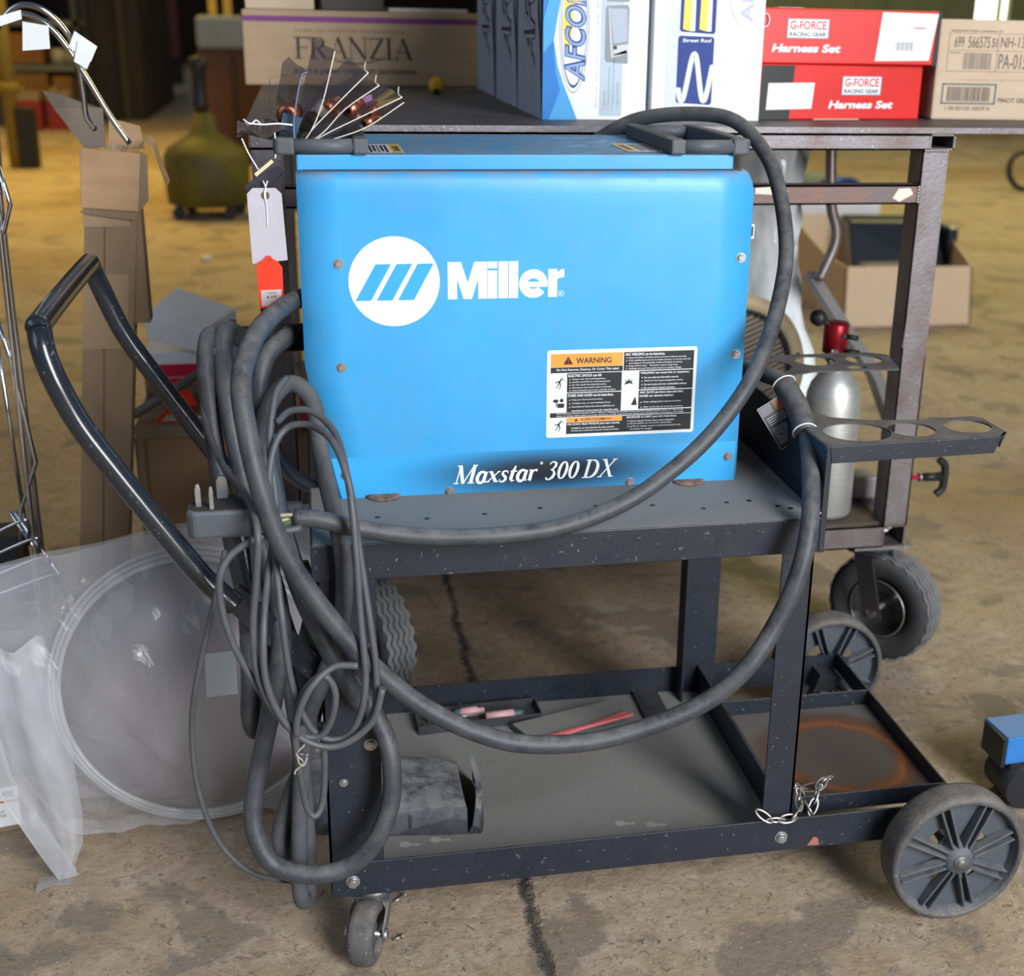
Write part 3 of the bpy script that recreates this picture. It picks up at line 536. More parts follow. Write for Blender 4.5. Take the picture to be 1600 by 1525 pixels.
# carry handles: ribbed mounting block plus a moulded D loop that overhangs the end of the case
def handle(x0, x1, xo, sgn):
    h = thing('carry_handle', '', '', (0,0,0)); h.parent = wl; h.location = Vector((x0,0.29,0.980))-wl.location
    ya, yb = 0.160, 0.402
    m = MB(GPLAST)
    m.box((min(x0,x1),ya,0.980),(max(x0,x1),yb,0.9975))
    m.build('handle_mount', h, bevel=0.0025)
    v = MB(BLACKP)
    for i in range(13): v.box((min(x0,x1)+.003,ya+.045+i*.0125,0.9972),(max(x0,x1)-.003,ya+.0505+i*.0125,0.9983))
    v.build('vent_slots', h)
    g = MB(GPLAST); zc = 0.9888
    g.tube([(x1,ya+.010,zc),(x1+(xo-x1)*.30,ya+.008,zc),(xo-sgn*.022,ya+.008,zc)], .0082, n=16, smooth=False)
    g.build('grip_bar', h); g = MB(GPLAST)
    g.tube([(x1,yb-.012,zc),(x1+(xo-x1)*.4,yb-.016,zc),(xo-sgn*.022,yb-.030,zc)], .0082, n=16, smooth=False)
    g.build('grip_bar', h)
    e = MB(GPLAST); 
    e.prism([(xo-sgn*.024,ya-.001,zc-.0095),(xo-sgn*.004,ya+.000,zc-.0095),(xo,ya+.008,zc-.0095),(xo,yb-.10,zc-.0095),(xo-sgn*.012,yb-.022,zc-.0095),(xo-sgn*.026,yb-.018,zc-.0095),(xo-sgn*.017,yb-.10,zc-.0095),(xo-sgn*.016,ya+.02,zc-.0095),(xo-sgn*.024,ya+.018,zc-.0095)], (0,0,.019))
    e.build('handle_elbow', h, bevel=0.003)
    return h
handle(0.0785, 0.061, -0.029, -1); handle(0.4395, 0.458, 0.541, 1)
# strain relief and output sockets on the right end
s = MB(PLAST); s.box((0.530,0.19,0.60),(0.541,0.40,0.93)); s.build('end_panel', wl, bevel=.003)
s = MB(PLAST); s.box((-0.001,0.17,0.735),(0.006,0.42,0.955)); s.build('end_panel', wl, bevel=.003)
s = MB(PLAST)
for i in range(3): s.cyl((0.541,0.235+.07*i,0.665),(0.556,0.235+.07*i,0.665),.018,.015,n=20)
s.build('output_socket', wl)
q = MB(PLAST); q.cyl((0.531,0.262,0.682),(0.552,0.258,0.686),0.017,0.0150,n=20); q.build('strain_relief', wl)

# ------------------------------------------------------------------ the cart
ct = thing('welding_cart', 'black steel two-shelf welding cart carrying the blue machine', 'cart', (0.40,0.22,0.0))
T = 0.003
# lower frame: rails all round with a pan let in
r = MB(BLK); r.box((-0.002,-0.002,0.0865),(0.868,0.0012,0.1352)); r.box((-0.002,0.0,0.0865),(0.868,0.012,0.0885)); r.build('lower_front_rail', ct, bevel=.0008)
r = MB(BLK); r.prism([(0.0,0.434,0.087),(0.860,0.434,0.087),(0.865,0.434,0.125),(0.842,0.434,0.135),(0.0,0.434,0.135)], (0,0.003,0)); r.build('lower_rear_rail', ct)
r = MB(BLK); r.box((-0.002,0.001,0.0865),(0.001,0.434,0.110)); r.build('lower_end_rail', ct)
p = MB(SHELF); p.box((0.001,0.0012,0.089),(0.598,0.434,0.0915)); p.build('lower_pan', ct)
p = MB(BLK); p.box((0.596,0.004,0.090),(0.5995,0.434,0.1405)); p.build('pan_divider', ct, bevel=.0006)
p = MB(BLK); p.box((0.490,0.35,0.0915),(0.53,0.434,0.098)); p.build('pan_rib', ct)
# keyhole slots punched in the pan
SG = mat('slot_grit', (0.42,0.40,0.36), 0.9)
for x, y in ((0.095,0.088),(0.136,0.092),(0.389,0.087),(0.430,0.077)):
    dd = Decal((x,y,0.0915),(0.97,-.2,0),(0.2,0.97,0),SG); dd.disc(0,0,.0075,None,1,n=24,ry=.0065); dd.rect(.004,-.0022,.016,.0022,None,2); dd.disc(.0165,0,.0036,None,3,n=16); dd.build('keyhole_slot', ct)
# cylinder tray with a rusty ring
t = MB(TRAYM); t.box((0.602,0.040,0.1135),(0.839,0.303,0.1155)); t.build('cylinder_tray', ct)
RINGM = bpy.data.materials.new('rust_ring'); RINGM.use_nodes = True; nt = RINGM.node_tree; bs = nt.nodes['Principled BSDF']; bs.inputs['Roughness'].default_value = .8
tcn = nt.nodes.new('ShaderNodeTexCoord'); nz = nt.nodes.new('ShaderNodeTexNoise'); nz.inputs['Scale'].default_value = 26; nz.inputs['Detail'].default_value = 6
vm = nt.nodes.new('ShaderNodeVectorMath'); vm.operation = 'SUBTRACT'; vm.inputs[1].default_value = (0.3375,-0.055,0.1155)
nt.links.new(tcn.outputs['Object'], vm.inputs[0]); ln = nt.nodes.new('ShaderNodeVectorMath'); ln.operation = 'LENGTH'; nt.links.new(vm.outputs[0], ln.inputs[0])
nt.links.new(tcn.outputs['Object'], nz.inputs['Vector'])
ad = nt.nodes.new('ShaderNodeMath'); ad.operation = 'MULTIPLY_ADD'; nt.links.new(nz.outputs['Fac'], ad.inputs[0]); ad.inputs[1].default_value = .03; nt.links.new(ln.outputs['Value'], ad.inputs[2])
cr = nt.nodes.new('ShaderNodeValToRGB'); nt.links.new(ad.outputs[0], cr.inputs[0]); e = cr.color_ramp.elements
e[0].position = 0.0; e[0].color = (0.070,0.055,0.050,1); e[1].position = 1.0; e[1].color = (0.075,0.06,0.055,1)
for pos, col in ((0.089,(0.085,0.066,0.058,1)),(0.100,(0.14,0.06,0.028,1)),(0.108,(0.26,0.085,0.026,1)),(0.115,(0.13,0.05,0.024,1)),(0.128,(0.10,0.062,0.045,1)),(0.150,(0.13,0.115,0.105,1))):
    q = e.new(pos); q.color = col
nt.links.new(cr.outputs[0], bs.inputs['Base Color'])
d = Decal((0.602,0.040,0.1156),(1,0,0),(0,1,0),RINGM); d.rect(0.002,0.002,0.235,0.261,RINGM,1); d.build('rust_ring_stain', ct)
t = MB(BLK)
t.box((0.600,0.037,0.1135),(0.841,0.0395,0.1400)); t.box((0.600,0.3035,0.1135),(0.841,0.306,0.1400)); t.box((0.5995,0.037,0.1135),(0.6015,0.306,0.1400))
t.build('tray_rim', ct, bevel=.0006)
t = MB(BLK); t.box((0.8390,0.001,0.1100),(0.8420,0.434,0.1400)); t.build('tray_end_arm', ct, bevel=.0006)
# legs: bent channels
def leg(x0, x1, y0, sy, z0, z1, name='leg', wb=0.0, fl=-1):
    l = MB(BLK); l.prism([(x0-wb,y0,z0),(x1,y0,z0),(x1,y0,z1),(x0,y0,z1)], (0,sy*T,0)); 
    xx = x0 if fl < 0 else x1
    l.box((xx-(0 if fl < 0 else T),min(y0,y0+sy*.035),z0),(xx+(T if fl < 0 else 0),max(y0,y0+sy*.035),z1)); return l.build(name, ct)
leg(0.560,0.6005,0.0015,1,0.091,0.5385,fl=1); leg(0.561,0.626,0.430,-1,0.092,0.52,fl=-1)
leg(-0.003,0.0635,0.0015,1,0.091,0.5385); leg(-0.001,0.060,0.430,-1,0.092,0.52)
# upper shelf with turned down edges
s = MB(SHELF); s.box((-0.006,0.0,0.5605),(0.604,0.434,0.5638)); s.build('upper_shelf', ct, bevel=.001)
s = MB(BLK); s.box((-0.008,-0.0020,0.5185),(0.6035,0.0008,0.5636)); s.build('upper_front_rail', ct, bevel=.0012)
s = MB(BLK); s.box((-0.006,0.432,0.5187),(0.604,0.435,0.5636)); s.build('upper_rear_rail', ct)
s = MB(BLK); s.box((-0.008,0.001,0.5187),(-0.005,0.432,0.5636)); s.build('upper_end_rail', ct)
s = MB(BLACKP)
for x, y in ((.072,.078),(.13,.065),(.2,.07),(.27,.08),(.34,.078),(.41,.07),(.47,.05),(.505,.066),(.535,.068),(.565,.045),(.578,.035),(.10,.04)):
    s = MB(BLACKP); s.cyl((x,y,.5636),(x,y,.56405),.0034,n=14); s.build('punched_hole', ct)
s = MB(BLACKP)
for x in (0.093,0.475): s = MB(BLACKP); s.cyl((x,-.0018,.539),(x,-.0024,.539),.0038,n=18); s.build('rail_hole', ct)
hexscrew((0.024,-0.002,0.1085),(0,-1,0),.0065,h=.006).build('bolt', ct)
hexscrew((0.587,-0.002,0.1080),(0,-1,0),.0065,h=.006).build('bolt', ct)
hexscrew((0.018,0.0015,0.2500),(0,-1,0),.004,h=.002).build('bolt', ct)
hexscrew((0.052,0.0015,0.3000),(0,-1,0),.006,h=.005).build('bolt', ct)
q = MB(mat('chipped_primer', (0.35,0.13,0.10), 0.8)); q.face([(0.625,-0.00235,0.0905),(0.642,-0.00235,0.0895),(0.640,-0.00235,0.1005),(0.634,-0.00235,0.1035)]); q.build('paint_chip', ct)
# end plate that carries the cylinder brackets
s = MB(BLK); s.box((0.6045,0.0015,0.517),(0.6075,0.432,0.655)); s.box((0.6045,0.0,0.517),(0.612,0.0025,0.655)); s.build('end_plate', ct, bevel=.0006)
s = MB(ZINC); s.lathe((0.606,0.003,0.565),(0,1,0),[(0,.003),(0,.006),(-.002,.006),(-.002,.003)],20,close=True); s.build('plate_eyelet', ct)
# two perforated cylinder brackets
fa = MB(BARS)
out = [(0.604,0.0),(0.838,0.011),(0.852,0.024),(0.852,0.085),(0.842,0.096),(0.806,0.093),(0.786,0.099),(0.770,0.088),(0.700,0.096),(0.655,0.115),(0.640,0.140),(0.620,0.215),(0.604,0.23)]
fa.plate(out, [circ(0.664,0.052,0.043,36,0.038), circ(0.737,0.053,0.030,32,0.030), circ(0.815,0.056,0.0305,32,0.029)], 0.6525, 0.6548)
o_ = fa.build('cylinder_bracket', ct)
lp = MB(BLK); lp.prism([(0.608,-0.001,0.6548),(0.838,0.010,0.6548),(0.830,0.0098,0.6330),(0.611,-0.001,0.6330)], (0,0.0025,0)); lp.build('bracket_lip', ct, bevel=.0008)
lp = MB(BLK); lp.prism([(0.838,0.010,0.6548),(0.852,0.024,0.6548),(0.848,0.024,0.644),(0.838,0.012,0.640)], (-0.002,0.002,0)); lp.build('bracket_lip', ct)
fb = MB(BARS)
out = [(0.604,0.434),(0.842,0.434),(0.868,0.418),(0.850,0.334),(0.720,0.338),(0.668,0.318),(0.604,0.25)]
fb.plate(out, [circ(0.655,0.372,0.040,36,0.037), circ(0.742,0.395,0.030,32,0.028), circ(0.820,0.395,0.028,32,0.026), circ(0.790,0.352,0.016,24,0.010)], 0.6525, 0.6548)
fb.build('cylinder_bracket', ct)
# pushing handle: one bent tube
hy0, hy1 = -0.006, 0.390
hb = MB(GLOSSBLK)
A0 = (-0.028,hy0,0.435); 
HP = [(-0.0950,hy0,0.4985),(-0.1100,hy0,0.5160),(-0.135,hy0,0.5480),(-0.208,hy0,0.666),(-0.242,hy0,0.726),(-0.264,hy0+.002,0.785),(-0.2715,hy0+.018,0.8165),(-0.2730,hy0+.050,0.8215)]
HQ = [(x, hy1-(y-hy0), z) for x, y, z in HP[::-1]]
hb.tube(HP+HQ, .0128, n=24, sub=8); hb.build('push_handle', ct)
hb = MB(GLOSSBLK); hb.bar((-0.100,hy0+.010,0.510),(-0.002,hy0+.010,0.400),.030,.007,up=(0,1,0)); hb.build('handle_socket', ct); hb = MB(GLOSSBLK); hb.bar((-0.100,hy1-.010,0.510),(-0.002,hy1-.010,0.400),.030,.007,up=(0,1,0)); hb.build('handle_socket', ct)
for y in (hy0+.01, hy1-.01):
    q = MB(BLK); q.prism([(-0.03,y,0.435),(0.004,y,0.40),(0.004,y,0.518),(-0.008,y,0.518)], (0,0.003,0)); q.build('handle_gusset', ct)
# cable hooks
hk = MB(PLAST); hk.cyl((0.000,0.225,0.752),(-0.085,0.215,0.752),0.017,n=20); hk.cyl((-0.085,0.215,0.752),(-0.092,0.2145,0.752),0.026,n=20); hk.box((-0.004,0.18,0.72),(0.004,0.26,0.785)); hk.build('cable_hook', ct)
hk = MB(GLOSSBLK); hk.tube([(0.0,0.20,0.56),(-0.03,0.19,0.585),(-0.05,0.18,0.63)], .009, n=12); hk.build('cable_hook', ct)
# big rear wheels
def big_wheel(cx, y0, y1, sg, R=0.0944):
    c = Vector((cx, y0 if sg < 0 else y1, R)); yo = c.y; inn = -sg      # outer face at yo; 'inn' points into the wheel along y
    wdt = abs(y1-y0); n = Vector((0,inn,0))
    wh = thing('rear_wheel', '', '', (0,0,0)); wh.parent = ct; wh.location = Vector((cx,(y0+y1)/2,0))-ct.location
    t = MB(WHEEL); t.lathe(c, n, [(0.0,R*.90),(0.0,R*.955),(.003,R*.985),(.010,R),(wdt-.010,R),(wdt-.003,R*.985),(wdt,R*.955),(wdt,R*.86),(.024,R*.86),(.006,R*.90)],56,close=True); t.build('tyre', wh)
    hwb = MB(WHUB)
    hwb.lathe(c, n, [(.0012,R*.90),(.0005,R*.925),(.003,R*.905),(.018,R*.865)],56)
    # web with four kidney openings
    holes = []
    for q in range(4):
        a0 = q*PI/2+PI/4; loop = [(cx+.055*R/.0944*.0+R*.50*math.cos(a0+t2), R+R*.50*math.sin(a0+t2)) for t2 in [i*.1-.42 for i in range(9)]]
        loop += [(cx+R*.30*math.cos(a0+t2), R+R*.30*math.sin(a0+t2)) for t2 in [.42-i*.14 for i in range(7)]]
        holes.append(loop)
    yw = yo+inn*.017
    hwb.plate(circ(cx,R,R*.88,48), holes, 0.0, 0.004, frame=lambda x,y,z: Vector((x, yw+inn*z, y)))
    hwb.build('wheel_web', wh)
    rb = MB(WHUB)
    for q in range(8):
        a = q*PI/4+.32
        dx, dz = math.cos(a), math.sin(a); px, pz = -dz, dx
        for s_ in (-1, 1):
            p0 = Vector((cx+dx*R*.2+px*s_*.0042, yo+inn*.006, R+dz*R*.2+pz*s_*.0042)); p1 = Vector((cx+dx*R*.86+px*s_*.0062, yo+inn*.012, R+dz*R*.86+pz*s_*.0062))
            rb.bar(p0, p1, .0032, .014, up=(0,1,0))
    rb.build('wheel_ribs', wh, bevel=.0008)
    h = MB(WHUB); h.lathe(c, n, [(-.004,0.0),(-.004,.0175),(.004,.021),(.018,.025),(.024,.025)],28); h.build('hub', wh)
    a = MB(CAST); a.lathe(c, n, [(-.0085,.0),(-.0085,.0055),(-.0075,.0065),(-.0060,.0065),(-.0060,.0105),(-.004,.0105)],24); a.build('axle_cap', wh)
    return wh
big_wheel(0.8105,-0.0735,-0.0285,-1); big_wheel(0.842,0.452,0.500,-1)
ax = MB(CAST); ax.tube([(0.8105,-0.03,.094),(0.842,0.46,.094)],.007,n=12,smooth=False); ax.build('axle', ct)
q = MB(BLK); q.prism([(0.79,0.400,.087),(0.865,0.400,.087),(0.865,0.400,.10),(0.80,0.400,.118)],(0,.034,0)); q.build('axle_bracket', ct)
# swivel caster under the near left corner
def small_caster(cx, cy, ang):
    k = thing('swivel_caster', '', '', (0,0,0)); k.parent = ct; k.location = Vector((cx,cy,0))-ct.location
    M = Matrix.Rotation(ang, 3, 'Z'); o3 = Vector((cx,cy,0))
    def g(x, y, z): return o3+M @ Vector((x,y,z))
    R = .041
    t = MB(WHEEL); cc = g(.040,0,R); axd = M @ Vector((0,1,0))
    t.lathe(cc-axd*.0165, axd, [(0.0,.028),(0.0,.034),(.004,.0395),(.010,R),(.023,R),(.029,.0395),(.033,.034),(.033,.028)],36,close=True); t.build('tyre', k)
    t = MB(WHUB); t.lathe(cc-axd*.013, axd, [(.004,0.0),(.004,.010),(.001,.011),(.001,.014),(.008,.018),(.008,.026),(.002,.0295),(.024,.0295),(.018,.026),(.018,.017),(.025,.013),(.025,0)],30); t.build('hub', k)
    y = MB(CAST)
    for s_ in (-1, 1):
        pl = [g(-.018,s_*.0215,.0745),(g(.018,s_*.0215,.0745)),g(.047,s_*.0215,.050),g(.048,s_*.0215,.032),g(.036,s_*.0215,.028),g(.014,s_*.0215,.048)]
        y.prism(pl, axd*(.0025*s_))
    y.prism([g(-.020,-.024,.0735),g(.020,-.024,.0735),g(.020,.024,.0735),g(-.020,.024,.0735)], (0,0,.003))
    y.lathe(g(0,0,.0765),(0,0,1),[(0,.020),(.003,.0215),(.006,.021),(.0095,.018),(.0105,.018)],28)
    y.build('fork', k, bevel=.0008)
    y = MB(ZINC); y.cyl(cc-axd*.0275,cc+axd*.0275,.0045,n=14); y.cyl(cc-axd*.0275,cc-axd*.021,.0072,n=6); y.cyl(cc+axd*.0275,cc+axd*.021,.0072,n=6); y.build('axle_bolt', k)
    return k
small_caster(0.050,0.022,math.radians(-108)); small_caster(0.045,0.40,math.radians(-150))
# ------------------------------------------------------------------ cables
def cable(name, label, cat, path, r, m, n=14, group=None, **k):
    t = thing(name, label, cat, Vector(PATHS[path][0]), group)
    s = MB(m); s.tube(PATHS[path], r, n=n, **k); s.build('sheath', t); return t
t = cable('power_cable', 'thick black cable arching over the welder and sagging across its front, bare wires showing', 'cable', 'big_top', 0.0100, RUBBER, n=20)
e = Vector(PATHS['big_top'][-1])
for dz, dy, L_, col in ((.004,-.003,.016,(0.42,0.36,0.26)),(-.003,.002,.018,(0.50,0.45,0.34)),(-.005,-.003,.013,(0.10,0.22,0.08)),(.001,.004,.020,(0.25,0.10,0.09))):
    s = MB(mat('wire_%d' % int(col[0]*100), col, .5)); p = e+Vector((0.002,dy,dz)); s.tube([p,p+Vector((-L_*.5,0,.0005)),p+Vector((-L_,0,-.001+dz*.3))],.0021,n=8); s.build('bare_wire', t)
t = cable('welding_cable', 'tagged thick black cable hanging in the biggest loop in front of the cart', 'cable', 'big_low', 0.0112, RUBBER, n=20)
a = Vector(PATHS['big_low'][1]); b_ = Vector(PATHS['big_low'][3]); c_ = Vector(PATHS['big_low'][4])
s = MB(RUBBER); s.tube([Vector(PATHS['big_low'][2]), b_, (b_*.2+c_*.8)], .0150, n=20); s.build('tag_sleeve', t)
CL = mat('clear_film', (0.75,0.77,0.80), 0.15, alpha=0.35)
s = MB(WHITE); 
for p, q in ((Vector(PATHS['big_low'][2]), b_), (b_*.3+c_*.7, c_)):
    dv = (q-p).normalized(); s = MB(WHITE); s.lathe(p, dv, [(-.0008,.0148),(-.0008,.0163),(.0008,.0163),(.0008,.0148)], 28, close=True); s.build('white_band', t)
tagU = Vector((-0.50,-0.0,-0.30)).normalized(); tagV = Vector((0.42,-.30,-0.86)).normalized()
tagV = (tagV-tagU*tagV.dot(tagU)).normalized(); O = Vector((0.548,0.120,0.672))
O = Vector(PATHS['big_low'][2])+Vector((-.010,-.012,-.012))
dk = mat('dark_tag', (0.035,0.035,0.04), .35)
d = Decal(O, tagU*-1, tagV*-1, dk)
d.O = O+tagU*.034+tagV*.062
d.rect(0,0,.036,.062,dk,0); d.frame(0,0,.036,.062,.0009,mat('tag_rim',(0.35,0.35,0.36),.4),1)
d.rect(.022,.046,.034,.060,mat('faded_orange',(0.35,0.09,0.03),.5),1); d.rect(.002,.048,.018,.060,mat('faded_grey',(0.16,0.16,0.17),.5),1); d.rect(.003,.006,.024,.030,mat('faded_grey',(0.16,0.16,0.17),.5),1)
d.stroke([(.010,.020,.002),(.015,.014,.001),(.018,.024,.001)],BLACKP,2)
for i in range(4): d.rect(.004,.034+.003*i,.030,.0352+.003*i,mat('tag_rim',(0.35,0.35,0.36),.4),2)
d.build('warning_tag', t)
cable('cable_coil', 'thick black cable whose round loop sweeps in front of the near left cart leg', 'cable', 'coil_a', .0115, RUBBER, n=18)
cable('cable_coil', 'leftmost thick black cable hanging doubled from the hook behind the round three-pin plug', 'cable', 'coil_b', .0105, RUBBER, n=16)
HOSE = mat('ribbed_hose', (0.06,0.066,0.075), .6, col2=(0.085,0.09,0.1), nscale=40, dust=.4, bump=.8, bscale=500)
cable('gas_hose', 'ribbed black hose arching beside the welder left edge, lowest bight nearly touching the floor', 'hose', 'coil_c', .0100, HOSE, n=18)
cable('gas_hose', 'dark hose knotted into the middle of the hanging bundle behind the thin grey cables', 'hose', 'coil_d', .0098, HOSE, n=16)
cable('cable_coil', 'thick black cable running from behind the welder down through the back of the bundle', 'cable', 'coil_e', .0115, RUBBER, n=16)
cable('control_cable', 'thin grey cable wound in tall ovals at the front of the hanging bundle', 'cable', 'thin_a', .0040, THIN, n=12)
cable('control_cable', 'thin grey cable ending in a small narrow bight below the twist tie', 'cable', 'thin_b', .0040, THIN, n=12)
cable('control_cable', 'thin grey cable of the bundle passing lowest right to its copper cut end', 'cable', 'thin_c', .0040, THIN, n=12)
cable('control_cable', 'short thin grey curl over the middle of the cable bundle', 'cable', 'thin_d', .0040, THIN, n=12)
cable('flat_cord', 'lone thin dark cord swinging out left of the bundle in front of the plastic bag', 'cord', 'flat_cord', .0034, THIN, n=10)
# twist tie
TIE = mat('dirty_wire_tie', (0.42,0.38,0.33), .7)
s = MB(TIE); c0 = Vector((-0.027,-0.097,0.350))
s.tube([c0+Vector((.004*math.cos(a*1.1)-.002*a*.3, -.004, .020-.0042*a)) for a in range(10)], .0010, n=6)
s.tube([c0+Vector((.0055*math.cos(a),.012*math.sin(a),.003*math.cos(a*2))) for a in [i*.6 for i in range(11)]], .0010, n=6)
o = s.build('twist_tie'); tag(o, 'pale twisted wire tie cinching the thin grey cables', 'cable tie')
s = MB(THIN); s.box((-0.034,-0.095,0.365),(-0.022,-0.093,0.388)); tag(s.build('cable_label'), 'small blank grey tab above the twist tie on the thin cables', 'label')
# plug
pg = thing('power_plug', 'grey black round-backed three-pin power plug facing up behind the push handle', 'plug', (-0.100,-0.005,0.590))
s = MB(GPLAST); prf = []
for i in range(25):
    a = PI*i/24; prf.append((-0.100+.0365*math.cos(a), -0.012+.030*math.sin(a)))
prf += [(-0.1365,-.028),(-0.130,-.036),(-0.070,-.036),(-0.0635,-.028)]
s.prism([(x,y,.5925) for x,y in prf], (0,0,.0320)); s.build('plug_body', pg, bevel=.004)
s = MB(mat('plug_face', (0.045,0.035,0.032), .9, bump=.6)); s.prism([(-0.100+(x+.1)*.9,-.005+(y+.005)*.9,.6244) for x,y in prf], (0,0,.0006)); s.build('plug_face', pg)
for x, y, w_, tpr in ((-.1240,-.020,.006,0),(-.1095,-.030,.0045,0),(-.100,.004,.012,1)):
    s = MB(ZINC); s.prism([(x-w_/2,y,.6245),(x+w_/2,y,.6245),(x+w_/2,y,.6245+.020),(x+w_*.25,y,.6245+.026),(x-w_*.25,y,.6245+.026),(x-w_/2,y,.6245+.020)], (0,.0045,0)); s.build('pin', pg, bevel=.0006)
s = MB(THIN); s.tube(PATHS['plug_cord'], .005, n=12); s.build('cord', pg)

# ------------------------------------------------------------------ chain on the cart leg
ch = thing('steel_chain', 'loose zinc twist-link chain wrapped round the foot of the near right cart leg', 'chain', (0.62,0.02,0.125))
CZ = mat('chain_zinc', (0.60,0.60,0.61), .35, .85, col2=(0.45,0.40,0.36), nscale=60)
cp = [(0.552,-.004,.152),(0.566,-.010,.1425),(0.583,-.010,.1405),(0.600,-.008,.1415),(0.611,.002,.147),(0.617,.022,.150),(0.624,.045,.152),(0.634,.040,.130),(0.640,.028,.120),(0.648,.036,.133),(0.656,.048,.145),(0.668,.056,.150),(0.680,.064,.1475),(0.672,.080,.125),(0.652,.085,.120),(0.634,.086,.122)]
for i in range(len(cp)-1):
    p, q = Vector(cp[i]), Vector(cp[i+1]); dv = (q-p).normalized(); L_ = (q-p).length/2+.0042
    u = dv.cross(Vector((0,0,1))).normalized(); v = dv.cross(u); a = i*PI/2+.5; sd = u*math.cos(a)+v*math.sin(a); mid = (p+q)/2
    s = MB(CZ); s.tube([mid+dv*(L_*math.cos(k*PI/5))+sd*(.0056*math.sin(k*PI/5)) for k in range(10)], .0016, n=8, closed=True, sub=3); s.build('chain_link', ch)

# ------------------------------------------------------------------ loose items on the lower pan
tr = thing('nozzle_tray', 'small open black plastic tray holding torch nozzles at the back of the lower pan', 'tray', (0.235,0.392,0.0918))
Mz = Matrix.Rotation(math.radians(3), 3, 'Z')
def rt(x, y, z): return Vector((0.232,0.392,0))+Mz @ Vector((x,y,0))+Vector((0,0,z))
s = MB(PLAST)
def rbox(s, x0, y0, z0, x1, y1, z1, m=None, f=rt):
    p = [f(x0,y0,z0),f(x1,y0,z0),f(x1,y1,z0),f(x0,y1,z0)]; s.prism(p, (0,0,z1-z0), m)
rbox(s,-.097,-.026,.0918,.097,.026,.0935); rbox(s,-.097,-.026,.0935,.097,-.024,.1065); rbox(s,-.097,.024,.0935,.097,.026,.1065); rbox(s,-.097,-.024,.0935,-.095,.024,.1065); rbox(s,.095,-.024,.0935,.097,.024,.1065)
s.build('tray_body', tr)
PINK = mat('pink_ceramic', (0.62,0.36,0.37), .5); GREENP = mat('green_nozzle', (0.42,0.52,0.46), .4); GCOL = mat('dark_collet', (0.07,0.11,0.10), .5)
def nozzle(label, x, y, z, parts, ang):
    d_ = Vector((math.cos(ang), math.sin(ang), 0)); s = None; p0 = rt(x, y, z)
    root = thing('torch_nozzle', label, 'nozzle', p0)
    for nm, m, pr in parts:
        s = MB(m); s.lathe(p0, d_, pr, 18); s.build(nm, root)
nozzle('pale green torch nozzle at the left end of the black tray', -.078,.006,.103, [('cup',GREENP,[(0,0),(0,.0075),(.024,.0075),(.024,0)]),('collet',GCOL,[(.024,.0062),(.032,.0062),(.032,0)])], .05)
nozzle('pink ceramic torch nozzle with a stepped tip in the back of the black tray', -.035,.008,.103, [('cup',PINK,[(.008,0),(.008,.0080),(.034,.0078),(.038,.0048),(.046,.0046),(.046,0)]),('collet',GCOL,[(-.002,0),(-.002,.0070),(.008,.0070)])], .09)
nozzle('pink ceramic torch nozzle lying nearest the front of the black tray', .010,-.012,.103, [('cup',PINK,[(0,0),(0,.0076),(.044,.0076),(.044,0)]),('collet',GCOL,[(.044,.0068),(.054,.0068),(.060,.004),(.060,0)])], .06)
s = MB(ZINC); s.cyl(rt(-.06,-.015,.1065), rt(.008,-.006,.1075), .0014, n=8); tag(s.build('thin_rod'), 'thin steel rod across the black nozzle tray', 'rod')
s = MB(SHELF); s.prism([(0.302,0.300,.0918),(0.462,0.352,.0918),(0.450,0.402,.0918),(0.279,0.352,.0918)], (0,0,.013)); tag(s.build('dusty_block', bevel=.0015), 'flat dust-covered grey slab lying on the lower pan beside the nozzle tray', 'slab')
s = MB(mat('pink_plastic_rod', (0.72,0.16,0.17), .4)); s.bar((0.325,0.300,.1065),(0.468,0.345,.1075),.005,.004); s.bar((0.338,0.298,.1060),(0.458,0.352,.1075),.0035,.003); s.build
tag(s.build('welding_flux_rod'), 'pair of pink plastic strips resting on the dusty grey slab', 'strip')
# black plastic scoop
sp = thing('plastic_cover', 'dusty black open-ended plastic cover lying at the left end of the lower pan', 'cover', (0.08,0.17,0.0918))
s = MB(mat('dusty_black_cover', (0.030,0.037,0.05), .45, dust=1.1, dustcol=(0.24,0.24,0.24), bump=.2, bscale=300))
secs = []
for x, yb0, yt0, yt1, yb1, h in ((-.045,.134,.168,.250,.300,.060),(.075,.110,.128,.240,.285,.049),(.150,.099,.108,.230,.262,.040),(.180,.097,.103,.224,.250,.036)):
    secs.append([(x,yb0,.0925),(x,yb0*.6+yt0*.4,.0925+h*.55),(x,yt0,.0925+h*.97),(x-.001,yt0+.012,.0925+h),(x-.002,(yt0+yt1)/2,.0925+h+.002),(x-.001,yt1-.012,.0925+h),(x,yt1,.0925+h*.95),(x,yb1,.0925)])
s.grid(secs, smooth=False)
s.grid([[(p[0],p[1]+(.003 if j < 4 else -.003),p[2]-.003) for j, p in enumerate(r)] for i, r in enumerate(secs)][::-1], smooth=False)
s.build('shell', sp)
s = MB(s.mats[0])
cz = [(.180,.097,.0925),(.186,.093,.108),(.190,.099,.128),(.194,.120,.134),(.197,.155,.137),(.196,.190,.141),(.191,.222,.147)]
s.grid([[(x,y,z) for x,y,z in cz],[(x+.009,y+.001,z-.006) for x,y,z in cz],[(x+.011,y+.001,.0925) for x,y,z in cz]], smooth=False); s.build('rim', sp)
s = MB(BLACKP); s.prism([(.1035,.1030,.104),(.1047,.1030,.104),(.1060,.1060,.124),(.1048,.1060,.124)],(0,.001,0)); s.build('crack_mark', sp)

